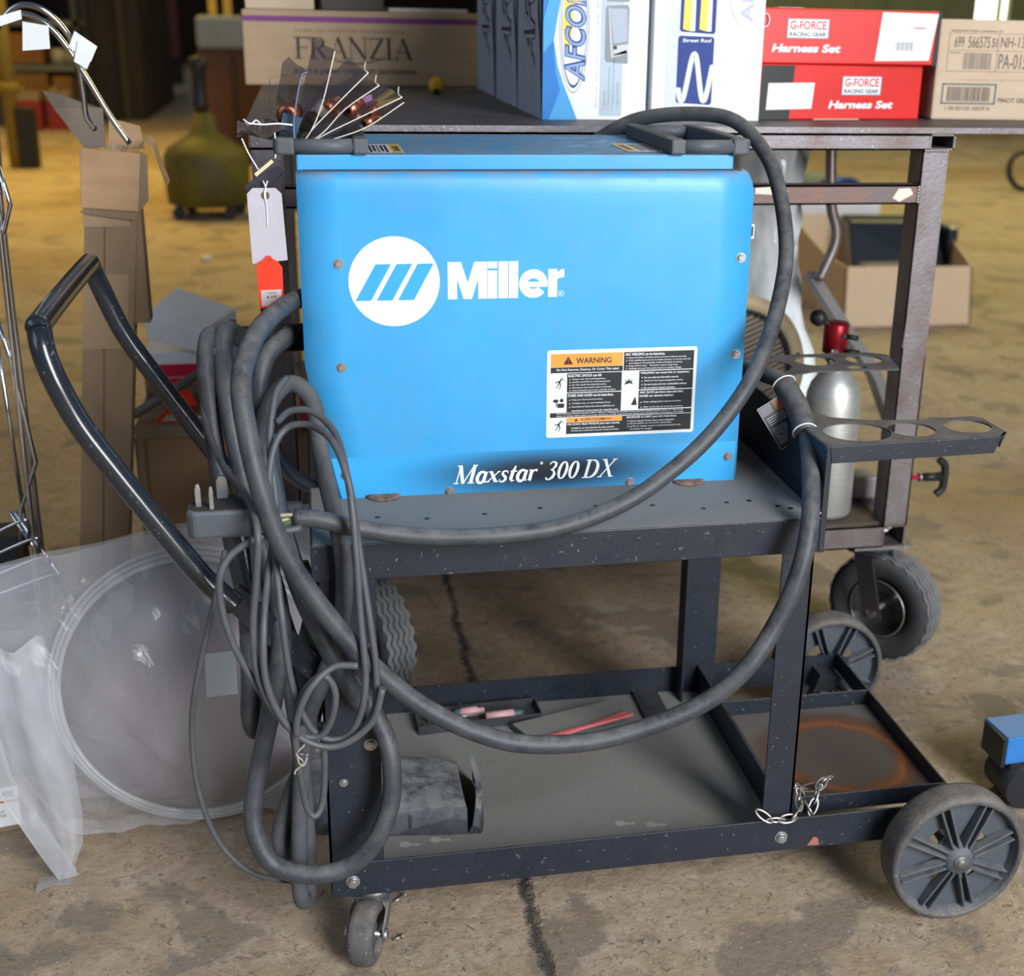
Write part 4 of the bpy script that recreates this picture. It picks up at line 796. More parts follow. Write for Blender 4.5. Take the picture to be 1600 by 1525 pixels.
# ------------------------------------------------------------------ pouches and tags on the left carry handle
bk = thing('blister_pouch_bundle', 'fanned bundle of clear plastic pouches with copper parts, wedged in the left carry handle', 'pouches', (0.0,0.2,0.990))
FILM = bpy.data.materials.new('pouch_film'); FILM.use_nodes = True; nt = FILM.node_tree; out_ = nt.nodes['Material Output']; pb_ = nt.nodes['Principled BSDF']
pb_.inputs['Base Color'].default_value = (0.10,0.08,0.09,1); pb_.inputs['Roughness'].default_value = .10; pb_.inputs['Coat Weight'].default_value = 1
tb = nt.nodes.new('ShaderNodeBsdfTransparent'); tb.inputs[0].default_value = (.72,.66,.66,1); ms = nt.nodes.new('ShaderNodeMixShader'); ms.inputs[0].default_value = .5
nt.links.new(tb.outputs[0], ms.inputs[1]); nt.links.new(pb_.outputs[0], ms.inputs[2]); nt.links.new(ms.outputs[0], out_.inputs[0])
EDGE = mat('film_edge', (0.72,0.68,0.60), .35); BEDGE = mat('bluish_film_edge', (0.18,0.24,0.40), .25)
fan = [((-.004,.986),(.006,1.063),(.014,1.070),BEDGE),((.000,.986),(.030,1.040),(.045,1.093),EDGE),((.002,.986),(.045,1.035),(.082,1.070),EDGE),((.006,.987),(.055,1.030),(.094,1.056),EDGE),((.010,.988),(.075,1.022),(.120,1.043),EDGE),((.014,.988),(.080,1.010),(.122,1.037),EDGE)]
for i, (p, q, r_, em) in enumerate(fan):
    pts = [p, ((p[0]*.6+q[0]*.4)+.004*((i % 2)*2-1), p[1]*.6+q[1]*.4), q, r_]; y0, y1 = .172+.002*i, .262
    pl = MB(em); pl.tube([(x,y0,z) for x,z in pts], .00075, n=6); 
    if i in (2,3,4): pl.tube([(pts[-1][0]-.001,y0,pts[-1][1]),(pts[-1][0]-.004,y0+.01,pts[-1][1]+.003),(pts[-1][0]-.002,y0+.03,pts[-1][1]+.010)], .0009, n=6)
    pl.build('pouch_edge', bk)
    fl = MB(FILM); fl.grid([[(x-.0052*k_*min(1,(z-.985)/.03),y0+(y1-y0)*k_/4,z+.0012*math.sin(k_*2+i)+.0030*k_*min(1,(z-.985)/.03)) for k_ in range(5)] for x,z in pts]); fl.build('pouch', bk)
COP = mat('copper_part', (0.45,0.16,0.09), .3, .8); GRYP = mat('grey_part', (0.25,0.23,0.22), .5); PUR = mat('violet_card', (0.20,0.09,0.22), .5)
for nm, m, a, b2, r_ in (('copper_nozzle',COP,(-.012,.205,1.020),(-.006,.235,1.022),.0125),('copper_nozzle',COP,(.032,.20,1.028),(.046,.22,1.036),.0075),('copper_nozzle',COP,(.058,.20,1.026),(.074,.22,1.034),.0070),('copper_nozzle',COP,(.076,.19,1.012),(.090,.20,1.018),.0055),('brass_insert',GRYP,(.020,.20,1.022),(.030,.21,1.034),.0070),('copper_nozzle',COP,(.082,.20,1.024),(.094,.205,1.032),.006)):
    q = MB(m); d_ = Vector(b2)-Vector(a); L_ = d_.length
    q.lathe(a, d_, [(0,r_*.5),(0,r_),(L_,r_),(L_,r_*.62),(L_*.2,r_*.55)], 20); q.build(nm, bk)
q = MB(mat('navy_clip', (0.02,0.06,0.11), .4)); q.prism([(-.022,.19,.998),(-.004,.19,.995),(.006,.19,1.018),(-.016,.19,1.024)], (0,.02,0)); q.build('backing_card', bk)
q = MB(PUR); q.prism([(.052,.215,1.018),(.090,.215,1.030),(.086,.215,1.044),(.056,.215,1.034)], (0,.002,0)); q.build('backing_card', bk)
q = MB(FILM); q.grid([[(x, .20+.06*k_/3, z) for k_ in range(4)] for x,z in ((-.032,1.012),(-.030,1.060),(.004,1.066),(.010,1.05))]); q.build('pouch', bk)
# flat bag lying left, tied with white string
fb_ = thing('small_parts_bag', 'small brownish clear bag tied with white string, sticking out left of the handle', 'bag', (-0.045,0.225,1.0))
q = MB(mat('brown_bag_film', (0.16,0.11,0.10), .35)); q.grid([[(-.068+.058*u/8, .17+.10*v/4, 1.006+.005*math.sin(u*1.1+v)*(1 if v in (0,4) else 1.6)-.004*(v==0)) for v in range(5)] for u in range(9)]); q.grid([[(-.068+.058*u/8, .17+.10*v/4, .998+.003*math.sin(u*.9+v*1.3)) for v in range(5)] for u in range(9)]); q.build('bag_body', fb_)
q = MB(WHITE); q.tube([(-.058,.172,1.014),(-.040,.168,1.0125),(-.022,.168,1.0135),(-.006,.17,1.012)],.0011,n=6); q.tube([(-.060,.171,1.018),(-.052,.168,1.013),(-.046,.17,1.017),(-.040,.168,1.012)],.0009,n=6); q.build('string', fb_)
st = MB(WHITE); st.tube([(-.063,.17,.997),(-.056,.168,.980),(-.045,.166,.960)], .0008, n=6); st.tube([(-.026,.165,1.004),(-.0255,.165,.985),(-.027,.165,.975)],.0008,n=6)
tag(st.build('tag_string'), 'white string hanging from the small parts bag to the dark folded wrapper', 'string')
ws = thing('folded_wrapper', 'dark folded plastic wrapper hanging by string above the white hang tag', 'wrapper', (-0.043,0.168,0.95))
q = MB(mat('dark_wrapper', (0.06,0.055,0.075), .18, coat=1)); 
for k_ in range(3): q.grid([[(-.063+.040*u/4+.002*v, .168+.012*k_+.006*v, .9435+.026*u/4-.004*k_+.003*math.sin(u+v+k_)-.010*v*(1-u/8)) for v in range(3)] for u in range(5)])
q.build('wrapper_fold', ws)
q = MB(mat('cream_paper', (0.66,0.58,0.36), .7)); q.bar((-.050,.163,.957),(-.030,.163,.973),.005,.004); q.build('cream_slip', ws)
ht = thing('hang_tag', 'blank white paper hang tag with a brown reinforced eyelet beside the welder left edge', 'tag', (-0.040,0.170,0.857))
PAPER = mat('tag_paper', (0.47,0.45,0.50), .75, col2=(0.43,0.41,0.46), nscale=20)
q = MB(PAPER); q.plate([(-.0190,-.045),(.0215,-.041),(.0185,.036),(.0120,.0425),(-.0140,.0425),(-.0205,.036)],[circ(0,.034,.0014,12)],0,.0005,frame=lambda x,y,z: Vector((-.0405+x,.170-z,.899+y))); q.build('tag_card', ht)
d = Decal((-.0405,.1693,.899),(1,0,0),(0,0,1)); d.ring(0,.034,.0016,.0048,mat('brown_eyelet',(0.13,0.07,0.04),.7),1); d.build('eyelet', ht)
q = MB(WHITE); q.tube([(-.042,.168,.950),(-.0395,.1675,.942),(-.0402,.1675,.933),(-.0395,.168,.915),(-.040,.1685,.898)],.0007,n=6); q.tube([(-.037,.168,.950),(-.040,.1672,.941),(-.0415,.1675,.934),(-.0405,.168,.926)],.0007,n=6); q.build('string', ht)
ot = thing('lot_tag', 'bright orange lot tag with a white number sticker hanging below the white hang tag', 'tag', (-0.039,0.166,0.808))
ORT = mat('orange_tag', (0.80,0.035,0.006), .5)
q = MB(ORT); q.plate([(-.0145,-.036),(.0135,-.034),(.0140,.012),(.0095,.019),(.0040,.022),(.001,.026),(-.003,.026),(-.0065,.022),(-.0135,.018),(-.0155,.010)],[circ(-.001,.021,.001,10)],0,.0005,frame=lambda x,y,z: Vector((-.0395+x,.166-z,.838+y))); q.build('tag_card', ot)
d = Decal((-.0395,.1654,.838),(1,0,.03),(0,0,1)); LB = mat('grey_sticker', (0.50,0.42,0.44), .6); d.rect(-.0120,-.0330,.0115,-.0140,LB,1); d.text('Catalog',-.0050,-.0190,.0105,.0022,BLACKP,2,bold=.01); d.text('# 275',-.0060,-.0245,.0115,.0036,BLACKP,2,bold=.02)
for i in range(2): d.text('lot number date', -.0075,-.0285-.0025*i,.015,.0010,mat('grey_print',(0.25,0.25,0.27),.5),2)
d.build('lot_sticker', ot)

# ------------------------------------------------------------------ floor odds and ends by the cart
def screwbit(label, p, q_):
    s = MB(ZINC); s.cyl(p, q_, .0016, n=8); s.cyl(p, Vector(p)+(Vector(p)-Vector(q_)).normalized()*.002, .004, n=10); tag(s.build('loose_screw'), label, 'screw')
screwbit('small loose screw on the floor just right of the near caster', (0.092,0.098,.004), (0.078,0.088,.002))
screwbit('tiny zinc screw on the floor close behind the near caster wheel', (0.083,0.015,.004), (0.072,0.012,.002))
s = MB(mat('scrap_paper',(0.75,0.72,0.66),.8)); s.box((-.50,4.93,0),(-.455,4.97,.025), rot=Matrix.Rotation(.4,3,'Z')); tag(s.build('paper_scrap', bevel=.006), 'crumpled white scrap alone on the yellow floor behind the push handle', 'scrap')
# ------------------------------------------------------------------ the steel work table
tb_ = thing('work_table', 'welded square-tube steel work table on pneumatic casters behind the welder', 'table', (0.5,1.2,0))
s = MB(TTOP, STEEL); s.box((-0.078,0.590,0.9700),(1.42,1.95,0.9790)); s.build('table_top', tb_, bevel=.001)
s = MB(STEEL); s.box((-0.078,0.5895,0.9698),(1.42,0.5903,0.9788)); s.build('plate_edge', tb_)
def sqtube(s, a, b, w_, h_, t=.003, m=None):      # hollow tube open at its ends
    a, b = Vector(a), Vector(b); d_ = (b-a).normalized(); u = d_.cross(Vector((0,0,1))); 
    if u.length < .01: u = Vector((1,0,0))
    u.normalize(); v = u.cross(d_)
    for su, sv, ww, hh in ((0,1,w_,t),(0,-1,w_,t),(1,0,t,h_),(-1,0,t,h_)):
        off = u*su*(w_-t)/2+v*sv*(h_-t)/2; s.bar(a+off, b+off, ww, hh, m, up=v)
def tube_part(name, a, b, w_, h_, m=STEEL): s = MB(m); sqtube(s, a, b, w_, h_); s.build(name, tb_)
tube_part('top_rail', (-0.07,0.603,0.956), (0.986,0.603,0.956), .024, .0255)
tube_part('top_rail', (1.0095,0.593,0.956), (1.0095,1.90,0.956), .044, .0255)
tube_part('top_rail', (-0.05,0.593,0.956), (-0.05,1.90,0.956), .044, .0255)
tube_part('top_rail', (-0.07,1.89,0.956), (1.02,1.89,0.956), .024, .0255)
tube_part('leg', (0.9995,0.6155,0.295), (0.9995,0.6155,0.9430), .045, .045); tube_part('leg', (-0.0475,0.6155,0.295), (-0.0475,0.6155,0.9430), .045, .045)
tube_part('leg', (0.9995,1.87,0.255), (0.9995,1.87,0.9430), .045, .045); tube_part('leg', (-0.0475,1.87,0.255), (-0.0475,1.87,0.9430), .045, .045)
tube_part('middle_rail', (-0.025,0.608,0.8735), (0.977,0.608,0.8735), .030, .031, STEELR)
s = MB(mat('paint_splash', (0.72,0.66,0.55), .5)); s.prism([(0.933,.5925,.868),(0.945,.5925,.862),(0.968,.5925,.874),(0.962,.5925,.884),(0.942,.5925,.883)],(0,.0006,0)); s.build('paint_splash', tb_); s = MB(s.mats[0]); s.prism([(0.700,.5925,.876),(0.735,.5925,.874),(0.755,.5925,.880),(0.73,.5925,.887),(0.70,.5925,.885)],(0,.0006,0)); s.build('paint_splash', tb_)
WLD = mat('weld_bead', (0.45,0.42,0.42), .4, .7)
def bead(a, b):
    s = MB(WLD); a, b = Vector(a), Vector(b); n = int((b-a).length/.004)
    for i in range(n): s.lathe(a+(b-a)*(i/n)+Vector((0,0,0)), (b-a), [(-.0005,0),(0,.0025),(.003,.0030),(.0045,0)], 8)
    s.build('weld_bead', tb_)
bead((0.980,0.5925,0.9428),(1.020,0.5925,0.9428)); bead((0.9765,0.5925,0.860),(0.9765,0.5925,0.888))
tube_part('bottom_rail', (0.10,0.606,0.2755), (0.977,0.606,0.2755), .026, .041); tube_part('bottom_rail', (0.9995,0.593,0.2755), (0.9995,1.88,0.2755), .043, .041)
tube_part('bottom_rail', (-0.0475,0.593,0.2755), (-0.0475,1.88,0.2755), .043, .041)
s = MB(mat('brown_sheet', (0.085,0.055,0.045), .7, col2=(0.06,0.045,0.04), nscale=10, bump=.3)); s.box((-0.03,0.605,0.2960),(0.985,1.86,0.2990)); s.build('lower_shelf', tb_)
hexscrew((0.997,0.625,0.2795),(0,-1,.6),.006,h=.02).build('caster_bolt', tb_)
TYRE = mat('pneumatic_rubber', (0.035,0.035,0.037), .8, dust=.4, dustcol=(0.17,0.16,0.15), bump=.3); TREAD = mat('tyre_tread', (0.13,0.135,0.14), .85, col2=(0.17,0.17,0.17), nscale=30)
def pneu(cx, cy, fx, fy, ang, R=.104, label=None):
    k = thing('pneumatic_caster', '', '', (0,0,0)); k.parent = tb_; k.location = Vector((cx,cy,0))-tb_.location
    ax = Vector((math.cos(ang), math.sin(ang), 0)); c = Vector((cx,cy,R)); W2 = .032
    t = MB(TYRE); pr = [(-.018,R*.52),(-.026,R*.60),(-.033,R*.78),(-.031,R*.90),(-.024,R*.965),(.024,R*.965),(.031,R*.90),(.033,R*.78),(.026,R*.60),(.018,R*.52)]
    t.lathe(c, ax, pr, 64, close=True); t.build('tyre', k)
    u = ax.orthogonal().normalized(); v = ax.cross(u); tr = MB(TREAD)
    n = 90
    for rib in (-.0215,-.0110,0,.0110,.0215):
        rows = []
        for i in range(n):
            a = 2*PI*i/n; z_ = rib+.0022*(1 if i % 4 < 2 else -1)
            rad = u*math.cos(a)+v*math.sin(a); rr = R*(1.0 if abs(rib) < .02 else .985)
            rows.append([c+ax*(z_+s_*.0042)+rad*q for s_, q in ((-1,R*.955),(-1,rr),(1,rr),(1,R*.955))])
        tr.grid(rows, close_v=True, smooth=False)
    tr.build('tread', k)
    h = MB(mat('black_rim', (0.02,0.02,0.022), .35, coat=.6))
    for s_ in (-1, 1): h.lathe(c+ax*s_*.012, ax*s_, [(-.005,0),(-.005,R*.18),(-.003,R*.42),(.010,R*.50),(.014,R*.545),(.016,R*.55)], 40)
    h.build('rim', k)
    h = MB(ZINC); h.lathe(c-ax*.030, ax, [(0,R*.52),(.0015,R*.545),(.003,R*.52)],40,close=True); h.lathe(c+ax*.030, ax, [(0,R*.52),(-.0015,R*.545),(-.003,R*.52)],40,close=True); h.cyl(c-ax*.052,c+ax*.052,.006,n=12); h.cyl(c-ax*.052,c-ax*.046,.011,n=6); h.cyl(c+ax*.052,c+ax*.046,.011,n=6); h.build('axle', k)
    f_ = MB(mat('caster_fork', (0.035,0.035,0.04), .35)); piv = Vector((fx,fy,0))
    for s_ in (-1, 1):
        o1 = c+ax*s_*.043; o2 = Vector((fx,fy,.235))+ax*s_*.036; o3 = o2+Vector((0,0,.012))
        f_.bar(o1-Vector((0,0,.014)), o2, .040 if False else .005, .036, up=(c-piv).cross(Vector((0,0,1))).cross(Vector((0,0,1))) if False else ax.cross(o2-o1))
    f_.prism([Vector((fx,fy,.232))+ax*a_+ (Vector((-ax.y,ax.x,0)))*b_ for a_,b_ in ((-.04,-.03),(.04,-.03),(.04,.03),(-.04,.03))], (0,0,.005))
    f_.build('fork', k, bevel=.001)
    f_ = MB(CAST); f_.cyl((fx,fy,.237),(fx,fy,.249),.030,n=24); f_.box((fx-.055,fy-.045,.249),(fx+.055,fy+.045,.2545)); f_.build('mount_plate', k)
    return k
pneu(1.035,0.672,0.985,0.640,math.radians(218))
pneu(0.088,0.690,0.02,0.66,math.radians(24)); pneu(1.03,1.83,0.99,1.86,math.radians(200)); pneu(0.03,1.84,-0.02,1.86,math.radians(190))

# ------------------------------------------------------------------ boxes on the table
def carton(name, label, cat, o, ang, L_, Dp, H, m, group=None, lidm=None, bev=.003):
    """returns thing and a function to lay print on its faces"""
    t = thing(name, label, cat, o, group); ca, sa = math.cos(math.radians(ang)), math.sin(math.radians(ang))
    U = Vector((ca,sa,0)); V = Vector((-sa,ca,0)); O = Vector(o)
    s = MB(m); s.prism([O, O+U*L_, O+U*L_+V*Dp, O+V*Dp], (0,0,H)); s.build('carton', t, bevel=bev)
    def dec(face='front'):
        if face == 'front': return Decal(O-V*.0004, U, (0,0,1))
        if face == 'left': return Decal(O+V*Dp-U*.0004, -V, (0,0,1))
        if face == 'top': return Decal(O+Vector((0,0,H+.0003)), U, V)
    return t, dec
ZT = .9792
OFFW = mat('glossy_white_board', (0.80,0.84,0.88), .45); PALEB = mat('pale_blue_print', (0.42,0.52,0.62), .4); SPINE = mat('blue_grey_spine', (0.48,0.58,0.70), .5)
WAVE = mat('bright_blue_print', (0.010,0.19,0.58), .55); WAVE2 = mat('sky_blue_print', (0.06,0.36,0.72), .55); NAVY = mat('navy_print', (0.010,0.016,0.07), .55); YEL = mat('yellow_print', (0.88,0.62,0.02), .4)
GREYP = mat('grey_photo', (0.20,0.22,0.25), .4); LGREY = mat('light_metal_print', (0.55,0.57,0.60), .4); ROYAL = mat('royal_blue_print', (0.014,0.045,0.25), .6)
def afco(o, ang, Dp, label, front=True):
    t, dec = carton('shock_absorber_box', label, 'box', o, ang, .168, Dp, .36, OFFW, 'white and blue shock absorber boxes on the table', bev=.0012)
    d = dec('left')        # spine, u runs towards the front edge
    d.rect(0,0,Dp,.36,SPINE,1)
    d.poly([(Dp*.98,0),(Dp,0),(Dp,.36),(Dp*.88,.36),(Dp*.90,.20),(Dp*.95,.06)],NAVY,2)
    d.poly([(Dp*.98,.0),(Dp*.90,.10),(Dp*.80,.16),(Dp*.76,.36),(Dp*.84,.36),(Dp*.86,.18),(Dp*.94,.12)],NAVY,2)
    d.text('AFCOil',Dp*.72,.075,.230,Dp*.46,NAVY,3,bold=.05,rot=90,shear=.2); d.text('AFCOil',Dp*.70,.080,.220,Dp*.42,SPINE,4,bold=-.01,rot=90,shear=.2)
    d.build('printed_spine', t)
    if front:
        d = dec()
        d.poly([(0,0),(.056,0),(.047,.022),(.033,.055),(.024,.080),(.017,.12),(.014,.16),(.013,.36),(0,.36)],WAVE,1)
        d.poly([(.010,0),(.056,0),(.047,.022),(.033,.055),(.024,.080),(.017,.12),(.016,.12),(.020,.075),(.028,.045)],WAVE2,2)
        d.poly([(0,.10),(.017,.12),(.030,.20),(.016,.20),(0,.15)],WAVE2,2)
        d.disc(.049,.142,.0235,BLACKP,3,ry=.101); d.disc(.0487,.142,.0228,OFFW,4,ry=.100); d.ring(.0487,.142,.0196,.0206,ROYAL,5,sy=4.55); 
        d.poly([(.034,.10),(.030,.142),(.034,.20),(.045,.23),(.047,.142),(.040,.095)],YEL,5)
        d.text('AFCOil',.0680,.058,.128,.0345,ROYAL,6,bold=.05,rot=90,shear=.2); d.text('AFCOil',.0665,.0605,.1235,.0315,mat('outline_blue',(0.20,0.34,0.62),.4),7,bold=.0,rot=90,shear=.2)
        for i in range(7): d.rect(.040,.175+.003*i,.060,.1762+.003*i,YEL,8)
        d.rect(.092,0.006,.128,.36,PALEB,1)
        d.text('Fine Performance Racing Shocks',.0885,.020,.26,.0035,PALEB,2,rot=90)
        for i, tx in enumerate(('Shocks','Quality Products','Suspension Components','and MORE!')): d.text('* '+tx,.1010+.0072*i,.016+.001*i,.0042*(len(tx)+2)*.85,.0036,mat('slate_print',(0.22,0.28,0.35),.5),3,rot=90)
        d.poly([(.1020,.088),(.1360,.086),(.1365,.168),(.1340,.174),(.1000,.172),(.0985,.166),(.0985,.092)],GREYP,3)
        d.poly([(.1050,.168),(.1330,.168),(.1345,.120),(.1120,.116)],mat('screen_grey',(0.36,0.42,0.50),.4),4)
        d.stroke([(.1035,.170,.0016),(.1080,.118,.0030),(.1100,.097,.0050),(.134,.104,.0060)],LGREY,5); d.poly([(.112,.098),(.1355,.102),(.1355,.116),(.112,.112)],LGREY,5); d.disc(.1150,.110,.0030,BLACKP,6)
        d.rect(.1000,.178,.1360,.36,GREYP,3)
        d.build('printed_front', t)
    return t
afco((0.377,0.704,ZT),0,.245,'white box front with upright blue oval logo, frontmost of the shock absorber boxes')
afco((0.3795,0.965,ZT),0,.27,'blue-grey box spine just behind the front shock absorber box')
afco((0.384,1.285,ZT),0,.27,'rearmost blue-grey box spine, half in shadow beside the wine carton')
# coil spring box
t, dec = carton('coil_spring_box', 'tall white box printed with yellow and white coil springs', 'box', (0.5505,0.690,ZT), 2, .183, .30, .36, OFFW, bev=.0012)
d = dec(); d.rect(.022,.0,.052,.36,mat('pale_grey_band',(0.58,0.64,0.70),.4),1)
def pane(x0,y0,x1,y1,m,k): d.poly([(x0+.003,y0),(x1-.003,y0-.003),(x1,y0),(x1,y1-.004),(x1-.003,y1-.001),(x0+.003,y1),(x0,y1-.003),(x0,y0+.003)],m,k)
pane(.040,.028,.100,.130,ROYAL,2); pane(.042,.136,.101,.36,ROYAL,2)
for x_, m_ in ((.050,LGREY),(.050,LGREY)): pass
SILV = mat('spring_print', (0.62,0.66,0.62), .35); SILV2 = mat('spring_highlight_print', (0.85,0.87,0.84), .3)
def springw(pts, w_, m_, m2_, k): d.stroke([(x,y,w_) for x,y in pts],m_,k); d.stroke([(x-.0008,y+.0008,w_*.35) for x,y in pts],m2_,k+1)
springw([(.0430+.0560*i/40, .067+.036*math.cos(2*PI*(.0430+.0560*i/40-.0680)/.037)) for i in range(41)],.0085,SILV,SILV2,3)
d.text('Street Rod',.047,.1205,.047,.0055,WHITE,3,bold=.02,shear=.2)
for x0_ in (.047,.074): d.poly([(x0_,.140),(x0_+.012,.137),(x0_+.015,.30),(x0_+.003,.30)],YEL,3); d.poly([(x0_+.012,.137),(x0_+.015,.30),(x0_+.019,.30),(x0_+.020,.137)],mat('cream_print',(0.85,0.80,0.62),.4),4)
d.disc(.1500,.215,.0300,mat('pale_olive_print',(0.55,0.55,0.38),.4),2,ry=.073); d.disc(.1500,.215,.0290,OFFW,3,ry=.0715); d.disc(.1500,.215,.0265,mat('cream_print',(0.85,0.80,0.62),.4),4,ry=.0680); d.text('AFCOil',.163,.150,.13,.022,mat('faded_violet_print',(0.45,0.45,0.70),.4),5,bold=.03,rot=90)
d.build('printed_front', t)
# red harness boxes
RED = mat('glossy_red_board', (0.70,0.020,0.016), .38); DARKB = mat('glossy_black_board', (0.02,0.02,0.02), .38)
def gforce(o, ang, L_, H, label, flip):
    t, dec = carton('harness_box', label, 'box', o, ang, L_, .36, H, RED, 'red harness boxes on the table', bev=.0025)
    d = dec()
    if flip:      # black end with a white sticker on the left
        d.poly([(.0,.0),(.055,.001),(.060,H-.002),(.002,H-.002)],DARKB,1); d.poly([(.012,.016),(.095,.018),(.098,H-.029),(.014,H-.030)],WHITE,2)
        for i in range(6): d.rect(.020,.024+.006*i,.088,.0243+.006*i,mat('faint_print',(0.62,0.64,0.67),.5),3)
        lx, tx = .150, .126
    else:
        d.poly([(L_-.115,.006),(L_-.016,.008),(L_-.006,H-.004),(L_-.108,H-.003)],WHITE,2); d.poly([(L_-.010,.0),(L_,.0),(L_,H),(L_-.006,H)],DARKB,1)
        for i in range(13): d.rect(L_-.080+.0026*i,.023,L_-.080+.0026*i+(.0016 if i%3 else .0009),.037,mat('grey_print',(0.25,0.25,0.27),.5),3)
        d.rect(L_-.048,.058,L_-.028,.060,REDP,3)
        lx, tx = .044, .018
    d.rect(lx-.0015,.0395,lx+.0725,.0705,mat('slate_print',(0.22,0.28,0.35),.5),2); d.rect(lx,.041,lx+.071,.069,WHITE,3)
    serif_t = d.text('G-FORCE',lx+.0035,.0535,.064,.0135,REDP,4,bold=.02); d.text('RACING GEAR',lx+.0035,.0430,.064,.0065,BLACKP,4,bold=.02)
    d.text('Harness Set',tx,.0180,.120,.0130,WHITE,3,bold=.04,shear=.25)
    d.build('printed_front', t)
    d = Decal(Vector(o)+Vector((-.0004,0,0))+Vector((-math.sin(math.radians(ang)),math.cos(math.radians(ang)),0))*.36, (math.sin(math.radians(ang)),-math.cos(math.radians(ang)),0),(0,0,1)); d.rect(0.0,.002,.352,H-.003,DARKB if flip else RED,1); d.build('box_end', t)
    q = MB(CARDL if flip else OFFW); Uv = Vector((math.cos(math.radians(ang)),math.sin(math.radians(ang)),0)); Vv = Vector((-Uv.y,Uv.x,0)); Ov = Vector(o)
    if flip: q.prism([Ov+Uv*.10-Vv*.001, Ov+Uv*.185-Vv*.001, Ov+Uv*.185+Vv*.01, Ov+Uv*.10+Vv*.01],(0,0,.0018)); q.build('bottom_flap', t)
    return t
gforce((0.7420,0.722,ZT),6,.300,.0885,'red box with black left end and white sticker, lower of the two harness boxes',True)
gforce((0.7390,0.722,ZT+.0890),3,.318,.0860,'red box with white barcode label at right, upper of the two harness boxes',False)
q = MB(mat('orange_tag', (0.80,0.035,0.006), .5), WHITE); q.box((.762,.735,1.1545),(.815,.775,1.1551)); q.box((.768,.733,1.1552),(.810,.760,1.1556),WHITE); tag(q.build('lot_tag'), 'orange lot tag with white label lying on the upper harness box', 'tag')
q = MB(mat('white_string', (0.8,0.8,0.82), .7)); q.tube([(0.742+.007*math.cos(i*PI/5),.7185,1.135+.010*math.sin(i*PI/5)) for i in range(10)],.0009,n=6,closed=True,sub=3); tag(q.build('string_loop'), 'white string loop at the left corner of the upper harness box', 'string')
# wine cartons
INK = mat('stamp_ink', (0.16,0.13,0.11), .7); TEALI = mat('teal_ink', (0.10,0.15,0.17), .7)
t, dec = carton('wine_carton', 'pale cardboard carton with stamped numbers and barcodes at the right end of the table', 'box', (1.0625,0.752,ZT), -6, .36, .30, .1640, CARDL, bev=.004)
d = dec(); LK = INK
d.text('FRANZIA PINOT GRIGIO CALIFORNIA 5 LTR',.020,.1440,.090,.0030,LK,2)
for r_ in ((.018,.1140,.30,.1145),(.018,.1415,.30,.1420),(.018,.0800,.30,.0806),(.018,.080,.0186,.142),(.1045,.080,.1051,.142)): d.rect(*r_,LK,1)
d.text('699',.028,.1190,.0165,.0175,LK,2); d.text('566575',.052,.1185,.038,.0185,LK,2); d.text('51',.0935,.1195,.009,.0150,LK,2,bold=.02)
serif_text(d,'NR',.110,.1200,.032,.0175,LK,2,T=.09,t=.03) if False else d.text('NH-1345',.1090,.1195,.058,.0175,LK,2)
d.text('PA-0157',.1085,.0850,.060,.0245,LK,2); d.text('4 EACH OF',.0200,.1090,.020,.0025,LK,2)
random.seed(3)
def bars(x0,x1,y0,y1,m):
    x = x0
    while x < x1:
        w_ = random.choice((.0006,.0010,.0016)); d.rect(x,y0,min(x+w_,x1),y1,m,2); x += w_+random.choice((.0008,.0012,.0018))
bars(.046,.096,.084,.1105,mat('light_ink',(0.30,0.25,0.21),.7)); bars(.024,.100,.0315,.0550,LK)
d.text('17/05/2010 11:20 LOT1',.045,.0650,.11,.0035,mat('faint_ink',(0.45,0.36,0.28),.7),2)
d.frame(.0145,.0265,.1105,.0605,.0026,TEALI,1); d.text('1 00 83120 10039 0',.0235,.0165,.078,.0062,LK,2); d.text('PINOT GRIGIO',.1155,.0300,.066,.0075,LK,2,bold=.01)
d.build('printed_front', t)
t, dec = carton('wine_carton', 'long cardboard wine carton with purple stripe at the back left of the table', 'box', (-0.113,1.610,ZT), 0, .515, .30, .155, CARD, bev=.004)
d = dec(); DI = mat('black_ink', (0.025,0.025,0.028), .7); d.rect(.002,.131,.511,.1425,mat('purple_print',(0.20,0.045,0.19),.7),1)
serif_text(d,'FRANZIA',.108,.0560,.252,.0445,DI,2,T=.125,t=.035)
d.stroke([(.185+.015*i, .0565-.010*math.sin(PI*i/7)**.8, .0012+.0018*math.sin(PI*i/7)) for i in range(8)],DI,2)
d.text('OVER 100 YEARS OF WINEMAKING',.108,.1110,.235,.0050,INK,2); d.text('BOLD & JAMMY CABERNET SAUVIGNON',.105,.0220,.262,.0135,DI,2,bold=.02)
d.build('printed_front', t)
q = MB(CARDL); q.box((-0.105,1.63,1.1345),(0.040,1.86,1.25)); tag(q.build('small_carton', bevel=.003), 'plain cardboard box standing on the left end of the purple striped carton', 'box')
pl = MB(mat('magazine_pages', (0.55,0.53,0.50), .7)); pl.box((0.200,1.64,1.1345),(0.372,1.86,1.1425)); o = pl.build('magazine', bevel=.001); tag(o, 'pale magazine on top of the right end of the purple striped carton', 'magazine')
pl = MB(mat('dark_cover', (0.04,0.03,0.025), .5)); pl.box((0.055,1.66,1.1345),(0.190,1.86,1.165)); tag(pl.build('dark_book', bevel=.002), 'dark book on the middle of the purple striped carton', 'book')
kb = thing('yellow_fitting', 'small round yellow fitting on the table top before the purple striped carton', 'fitting', (0.274,1.36,ZT))
